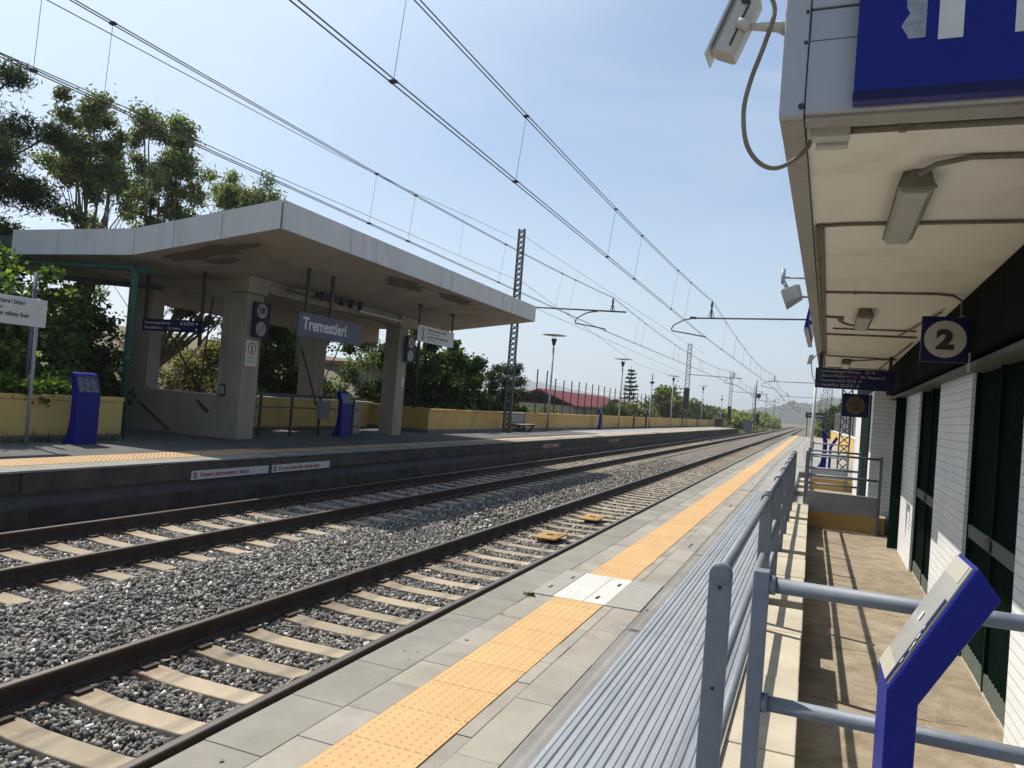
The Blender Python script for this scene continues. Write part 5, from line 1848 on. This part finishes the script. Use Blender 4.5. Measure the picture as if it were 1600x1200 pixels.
# ================================================================== PLANTS
def leaves(C, R, n, size, tones, squash=1.0, shell=.55, flat=.0, up=.0, long=1.6):
    """n leaf quads spread through one clump; returns V, F, colour"""
    d = RNG.normal(0, 1, (n, 3))
    d /= np.linalg.norm(d, axis=1)[:, None]
    rr = RNG.uniform(shell, 1.0, n) ** .7
    rr *= RNG.uniform(.82, 1.22, n)
    gz_ = np.clip(RNG.normal(0, .55, (n, 3)), -1.6, 1.6)
    P = np.asarray(C) + (d * rr[:, None] * .45 + gz_ * .62) * np.asarray(R)
    a = RNG.normal(0, 1, (n, 3))
    a[:, 2] *= (1 - flat)
    a /= np.linalg.norm(a, axis=1)[:, None] + 1e-6
    b = np.cross(a, RNG.normal(0, 1, (n, 3)))
    b /= np.linalg.norm(b, axis=1)[:, None] + 1e-6
    s = size * RNG.uniform(.6, 1.35, n)[:, None]
    a, b = a * s * long * .5, b * s * .5
    V = np.stack([P - a, P + b, P + a, P - b], 1).reshape(-1, 3)
    Fc = np.arange(4 * n).reshape(-1, 4)
    tn = np.asarray(tones)
    k = RNG.integers(0, len(tn), n)
    col = tn[k] * RNG.uniform(.75, 1.25, (n, 1))
    return V, Fc, np.repeat(col, 4, 0)


def crown(name, clumps, per, size, tones, parent, m=None, **kw):
    VV, FF, CC, off = [], [], [], 0
    lx = parent.location
    for c in clumps:
        cc, R = c[0], c[1]
        f = c[2] if len(c) > 2 else 1.0
        tt = np.asarray(tones) * (RNG.uniform(.8, 1.2))
        V, Fc, col = leaves(cc, R, int(per * f), size, tt, **kw)
        VV.append(V); FF.append(Fc + off); CC.append(col); off += len(V)
    return np_mesh(name, np.concatenate(VV), np.concatenate(FF), m or LEAF, np.concatenate(CC), parent)


def branches(parent, paths, m):
    b = MB()
    for P, r0, r1 in paths:
        n = len(P)
        b.tube(P, [r0 + (r1 - r0) * i / (n - 1) for i in range(n)], 7)
    return b.build("trunk", m, parent)


def wob(p, q, n=5, a=.12):
    p, q = Vector(p), Vector(q)
    L_ = (q - p).length
    return [p + (q - p) * (i / n) + (Vector((random.gauss(0, a), random.gauss(0, a), random.gauss(0, a * .5))) * L_ * .12 if 0 < i < n else Vector()) for i in range(n + 1)]


EUC = [(.145, .185, .085), (.185, .22, .10), (.11, .14, .075), (.08, .10, .06)]
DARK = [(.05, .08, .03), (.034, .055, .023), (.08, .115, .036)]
FIG = [(.07, .125, .03), (.10, .17, .04), (.042, .082, .022), (.15, .23, .065)]
PINE = [(.026, .042, .020), (.034, .05, .026), (.018, .028, .016)]


def eucalyptus(loc, label, H, seed, lean=(0, 0), spread=1.1, ncl=26, per=700, base_z=.66, tones=EUC, low=4):
    """tall bare stems that fork low and carry most of their leaves in separate tufts near the top"""
    random.seed(seed)
    global RNG
    RNG = np.random.default_rng(seed)
    t_ = thing("eucalyptus_tree", label, "tree", loc)
    paths, clumps = [], []
    fork = (lean[0] * .3, lean[1] * .3, H * .26)
    paths.append((wob((0, 0, -.6), fork, 4), .16, .12))
    for k in range(8):
        a = 2 * math.pi * k / 8 + random.uniform(-.3, .3)
        rr = spread * random.uniform(.35, 1.0)
        top = (lean[0] + rr * math.cos(a), lean[1] + rr * math.sin(a), H * random.uniform(.72, .95))
        mid = (fork[0] + (top[0] - fork[0]) * .55 + random.gauss(0, .12), fork[1] + (top[1] - fork[1]) * .55 + random.gauss(0, .12), fork[2] + (top[2] - fork[2]) * .5)
        paths.append((wob(fork, mid, 3) + wob(mid, top, 4)[1:], .065, .014))
        for q in range(2):
            e_ = Vector(top) + Vector((random.gauss(0, .35), random.gauss(0, .35), random.gauss(-.5, .5)))
            paths.append((wob(mid, e_, 3), .024, .007))
            clumps.append((e_, (random.uniform(.22, .45), random.uniform(.22, .45), random.uniform(.2, .4)), random.uniform(.3, .7)))
        clumps.append((top, (random.uniform(.40, .62), random.uniform(.40, .62), random.uniform(.32, .5)), 1.0))
    n_low = 0
    while len(clumps) < ncl + low:
        a = random.uniform(0, 6.28)
        if n_low < low:
            rr, z, sc_ = spread * random.uniform(.3, 1.1), random.uniform(H * .3, H * .62), random.uniform(.18, .34)
            n_low += 1
            f_ = .22
        else:
            rr, z, sc_ = spread * math.sqrt(random.uniform(.02, 1.0)), random.uniform(H * base_z, H * .96), random.uniform(.26, .5)
            f_ = random.uniform(.35, .8)
        clumps.append(((lean[0] * z / H + rr * math.cos(a), lean[1] * z / H + rr * math.sin(a), z), (sc_, sc_, sc_ * .8), f_))
    for k in range(10):                       # thin bare twigs
        a = random.uniform(0, 6.28)
        z = random.uniform(H * .3, H * .6)
        paths.append((wob((fork[0], fork[1], fork[2] * .9), (spread * math.cos(a) * 1.1, spread * math.sin(a) * 1.1, z + .8), 4), .02, .005))
    branches(t_, paths, BARKP)
    crown("crown", clumps, per, .052, tones, t_, shell=.02, long=2.8)
    return t_


def pt(px, py, X=None, Y=None):
    d = ray(px, py)
    t_ = X / d.x if X is not None else Y / d.y
    return d * t_ + Vector((0, 0, CAM_H))


# umbrella pine at the far left
random.seed(3)
RNG = np.random.default_rng(3)
pn = thing("umbrella_pine", "dark umbrella pine towering at the left edge behind the shelter", "tree", (-20.8, 11.3, .4))
cl, ps = [], []
ps.append((wob((-1.2, -2.2, -.8), (-.6, -.5, 4.0), 4), .26, .16))
for k in range(46):
    a = random.uniform(0, 6.28)
    rr = 3.6 * math.sqrt(random.uniform(0, 1))
    z = 5.2 + 3.7 * random.uniform(0, 1) * (1 - (rr / 4.3) ** 2)
    c_ = (rr * math.cos(a) - .3, rr * math.sin(a) - .4, z)
    cl.append((c_, (random.uniform(.5, .9), random.uniform(.5, .9), random.uniform(.35, .6)), random.uniform(.7, 1.3)))
    if k % 2 == 0:
        ps.append((wob((-.6, -.5, 4.0), c_, 4), .06, .015))
for P in ((1.6, 1.6, 8.3), (2.4, 2.2, 7.0), (2.6, 1.5, 5.4)):
    cl.append((P, (.5, .5, .4), .7))
    ps.append((wob((-.6, -.5, 4.0), P, 5), .06, .02))
branches(pn, ps, BARK)
crown("crown", cl, 1900, .030, PINE, pn, shell=.05, long=5.0)

eucalyptus((-19.0, 15.2, .4), "tall loose eucalyptus above the left end of the shelter roof", 8.9, 11, (.0, .0), .95, 42, 600)
eucalyptus((-19.4, 17.9, .4), "tallest eucalyptus with drooping right side above the shelter roof", 9.5, 5, (.1, .1), 1.1, 52, 600, base_z=.55)
eucalyptus((-19.6, 22.1, .4), "smaller rounded eucalyptus just left of the shelter's raised corner", 8.7, 23, (0, 0), 1.1, 50, 600, base_z=.72)
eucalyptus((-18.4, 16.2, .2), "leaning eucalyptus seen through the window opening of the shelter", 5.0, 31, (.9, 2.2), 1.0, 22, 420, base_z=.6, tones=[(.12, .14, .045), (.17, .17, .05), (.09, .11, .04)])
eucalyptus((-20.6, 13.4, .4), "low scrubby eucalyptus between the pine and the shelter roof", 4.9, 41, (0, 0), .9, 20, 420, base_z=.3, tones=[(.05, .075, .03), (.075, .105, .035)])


def bush(name, label, loc, R, ncl, per, size, tones, seed, cat="bush", cs=(.3, .6), stems=6, shell=.25, long=1.3, kind=None, zmin=.1):
    random.seed(seed)
    global RNG
    RNG = np.random.default_rng(seed)
    t_ = thing(name, label, cat, loc)
    if size < .25:
        per, size = int(per * 2.6), size * .60
    cl, ps = [], []
    for k in range(ncl):
        while True:
            p = Vector((random.uniform(-1, 1), random.uniform(-1, 1), random.uniform(0, 1)))
            if p.x ** 2 + p.y ** 2 + (p.z - .25) ** 2 * 1.4 < 1:
                break
        c_ = (p.x * R[0], p.y * R[1], zmin + p.z * R[2])
        s = random.uniform(*cs)
        cl.append((c_, (s, s, s * .8), random.uniform(.6, 1.3)))
        if k < stems:
            ps.append((wob((c_[0] * .2, c_[1] * .2, -.3), c_, 4), .035, .010))
    branches(t_, ps, BARK)
    crown("crown", cl, per, size, tones, t_, shell=shell, long=long)
    return t_


bush("fig_bush", "bright green broad leaved bush spilling over the pale planter wall at the left", (-14.3, 7.4, .7), (1.0, 2.0, 2.0), 46, 150, .16, FIG, 51, cs=(.3, .5))
bush("fig_bush", "tall broad leaved bush between the white pole sign and the green pipe", (-14.6, 10.2, .7), (1.0, 1.6, 3.1), 54, 150, .15, FIG, 52, cs=(.3, .5))
bush("fig_bush", "green leaves hanging over the planter coping behind the blue totem", (-13.3, 9.6, .75), (.35, .9, .55), 14, 90, .13, FIG, 53, cs=(.18, .3))
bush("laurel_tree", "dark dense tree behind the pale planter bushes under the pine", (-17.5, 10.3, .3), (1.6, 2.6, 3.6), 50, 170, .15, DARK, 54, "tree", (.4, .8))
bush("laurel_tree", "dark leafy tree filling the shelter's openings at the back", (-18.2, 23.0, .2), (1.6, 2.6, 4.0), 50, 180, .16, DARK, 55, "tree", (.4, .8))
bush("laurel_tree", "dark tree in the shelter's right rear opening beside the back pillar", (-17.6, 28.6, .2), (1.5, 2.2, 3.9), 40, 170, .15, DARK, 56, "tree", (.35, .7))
bush("loquat_tree", "broad leaved tree behind the ochre wall right of the hanging warning sign", (-15.2, 30.4, .5), (1.5, 3.2, 3.3), 66, 140, .21, [(.035, .065, .02), (.06, .10, .028), (.025, .042, .018)], 57, "tree", (.3, .65))
bush("loquat_tree", "taller dark branch of leaves touching the canopy's far corner", (-15.9, 28.3, .5), (1.2, 1.6, 4.6), 36, 120, .20, [(.03, .055, .02), (.05, .085, .025), (.022, .038, .016)], 58, "tree", (.3, .55))
bush("cypress_shrub", "dense dark shrub right of the tall lattice mast behind the bench", (-14.6, 36.2, .3), (.9, 1.9, 3.0), 50, 190, .11, [(.03, .055, .02), (.02, .038, .016)], 59, "shrub", (.3, .5))
bush("green_bush", "pale green bush behind the first lamp post and the fence", (-15.3, 43.0, -.4), (1.1, 2.6, 1.8), 30, 110, .14, [(.09, .12, .03), (.12, .15, .05)], 60)
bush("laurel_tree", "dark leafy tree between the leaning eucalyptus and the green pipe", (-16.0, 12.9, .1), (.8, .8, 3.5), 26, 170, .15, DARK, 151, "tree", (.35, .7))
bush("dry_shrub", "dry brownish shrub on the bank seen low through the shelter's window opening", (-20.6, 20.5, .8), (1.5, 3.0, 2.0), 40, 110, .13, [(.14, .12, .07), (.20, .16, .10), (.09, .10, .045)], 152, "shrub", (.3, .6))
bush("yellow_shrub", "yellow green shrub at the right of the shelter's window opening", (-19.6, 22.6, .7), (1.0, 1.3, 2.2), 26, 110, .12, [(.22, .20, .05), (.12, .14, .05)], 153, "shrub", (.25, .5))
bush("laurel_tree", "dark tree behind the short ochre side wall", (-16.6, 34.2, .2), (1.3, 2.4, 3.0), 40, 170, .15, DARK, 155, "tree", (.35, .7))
SC = [(.14, .17, .065), (.18, .20, .085), (.10, .13, .055)]
bush("round_bush", "big rounded green bush behind the fence at the sleeved lattice mast", (-17.5, 98, -.8), (2.8, 7, 5.2), 60, 150, .34, SC, 61, cs=(.8, 1.4))
bush("round_bush", "paler rounded bush right of the fourth mushroom lamp post", (-15.5, 112, -.8), (2.2, 7, 4.2), 50, 150, .34, [(.13, .15, .07), (.10, .125, .05)], 62, cs=(.8, 1.3))
bush("round_bush", "low olive hedge behind the fence left of the sleeved mast", (-17, 78, -.8), (2.0, 9, 2.8), 46, 130, .30, SC, 63, cs=(.6, 1.1))
bush("round_bush", "dark low bush poking over the wall at the bracket pole", (-15, 62, -.6), (1.0, 3.0, 2.4), 20, 110, .22, DARK, 64, cs=(.4, .7))
for k, (x, y, rx, ry, rz_, lb) in enumerate(((-16, 150, 4, 14, 3.6, "nearest patch of pale lineside scrub beyond the far platform's end"), (-15, 190, 4, 20, 3.8, "middle patch of pale lineside scrub beyond the grey cabinet"),
                                             (-14, 250, 4, 26, 4.2, "farthest patch of pale lineside scrub left of the tracks"))):
    bush("lineside_scrub", lb, (x, y, -1.0), (rx, ry, rz_), 60, 120, .55, [(.20, .22, .09), (.24, .25, .11), (.15, .18, .075)], 70 + k, cs=(1.2, 2.0))
bush("dark_tree", "dark round tree rising over the sheet fence on the right", (5.2, 112, -.5), (3.6, 5, 5.2), 50, 150, .36, [(.045, .065, .028), (.03, .045, .02)], 81, "tree", (.9, 1.4))
bush("green_bush", "light green bush below the dark tree beyond the sheet fence", (3.0, 122, -.8), (2.4, 6, 3.6), 40, 130, .34, SC, 82, cs=(.7, 1.2))
for k, (x, y, rz_) in enumerate(((6, 190, 6), (8, 260, 8))):
    bush("distant_tree", ("distant green tree right of the rails before the hill", "most distant green trees right of the rails before the hill")[k], (x, y, -1), (5, 12, rz_), 40, 120, .6, SC, 90 + k, "tree", (1.5, 2.4))

# tiered conifer
random.seed(8)
RNG = np.random.default_rng(8)
nf = thing("norfolk_pine", "tall tiered conifer standing behind the second lamp post", "tree", (-26.6, 117, -1.0))
cl, ps = [], [([(0, 0, 0), (0, 0, 5), (0, 0, 9.4)], .2, .04)]
for k in range(13):
    z = 1.3 + k * .60 + random.uniform(-.08, .08)
    r_ = 2.25 * (1 - k / 14.5) * random.uniform(.85, 1.1)
    for q in range(6):
        a = q * 1.05 + k * .5 + random.uniform(-.25, .25)
        rq = r_ * random.uniform(.6, 1.12)
        e_ = (rq * math.cos(a), rq * math.sin(a), z + rq * random.uniform(.02, .32))
        ps.append(([(0, 0, z), (e_[0] * .6, e_[1] * .6, z + (e_[2] - z) * .3), e_], .028, .01))
        for f in (.35, .6, .85, 1.0):
            cl.append(((e_[0] * f, e_[1] * f, z + (e_[2] - z) * f * f + .03), (.30, .30, .09), .32))
branches(nf, ps, BARK)
crown("crown", cl, 34, .17, [(.035, .05, .03), (.028, .04, .028)], nf, shell=.1, long=2)

# dry weeds at walls' feet on the far platform and along the lineside
random.seed(12)
wd = MB()
for (x, y0_, y1_, n_) in ((-12.93, 9.0, 11.4, 160), (-12.93, 56, 100, 200)):
    for k in range(n_):
        y = random.uniform(y0_, y1_)
        h_ = random.uniform(.05, .28)
        a = random.uniform(0, 6.28)
        c_ = Vector((x + random.uniform(-.04, .12), y, ZL))
        tip = c_ + Vector((math.cos(a) * h_ * .6, math.sin(a) * h_ * .6, h_))
        wd.poly3([c_ + Vector((0, -.012, 0)), c_ + Vector((0, .012, 0)), tip])
tag(wd.build("wall_foot_weeds", WEED), "thin weeds growing at the foot of the far platform's walls", "weeds", kind="stuff")
VV, FF, CC, off = [], [], [], 0
for (x0, x1, y0_, y1_, n_) in ((-13, -9.6, 109, 190, 2600), (-20, -10.5, 112, 300, 3000), (2, 9, 100, 300, 2500)):
    P = np.c_[RNG.uniform(x0, x1, n_), RNG.uniform(y0_, y1_, n_), np.full(n_, -.95)]
    h_ = RNG.uniform(.25, .8, n_)
    a = RNG.uniform(0, 6.28, n_)
    w_ = .14
    V = np.stack([P + np.c_[np.cos(a) * w_, np.sin(a) * w_, 0 * a], P - np.c_[np.cos(a) * w_, np.sin(a) * w_, 0 * a],
                  P + np.c_[RNG.normal(0, .15, n_), RNG.normal(0, .15, n_), h_]], 1).reshape(-1, 3)
    VV.append(V); FF.append(np.arange(3 * n_).reshape(-1, 3) + off); off += len(V)
    CC.append(np.repeat(np.array([(.20, .19, .07), (.13, .15, .05), (.27, .23, .10)])[RNG.integers(0, 3, n_)], 3, 0))
tag(np_mesh("lineside_grass", np.concatenate(VV), np.concatenate(FF), LEAF, np.concatenate(CC), nper=3), "dry yellowish grass along the line beyond the platforms", "grass", kind="stuff")

# ================================================================== HAZE
hz = MB().box(-6300, 6300, -300, 9200, -3.6, 160).build("haze", bpy.data.materials.new("haze_air"))
hz["kind"] = "stuff"
hm = hz.data.materials[0]
hm.use_nodes = True
hn = hm.node_tree
hn.nodes.remove(hn.nodes["Principled BSDF"])
pv = hn.nodes.new("ShaderNodeVolumePrincipled")
pv.inputs["Color"].default_value = (0.92, 0.97, 1.0, 1)
pv.inputs["Density"].default_value = 0.00032
pv.inputs["Anisotropy"].default_value = 0.45
hn.links.new(pv.outputs[0], hn.nodes["Material Output"].inputs["Volume"])
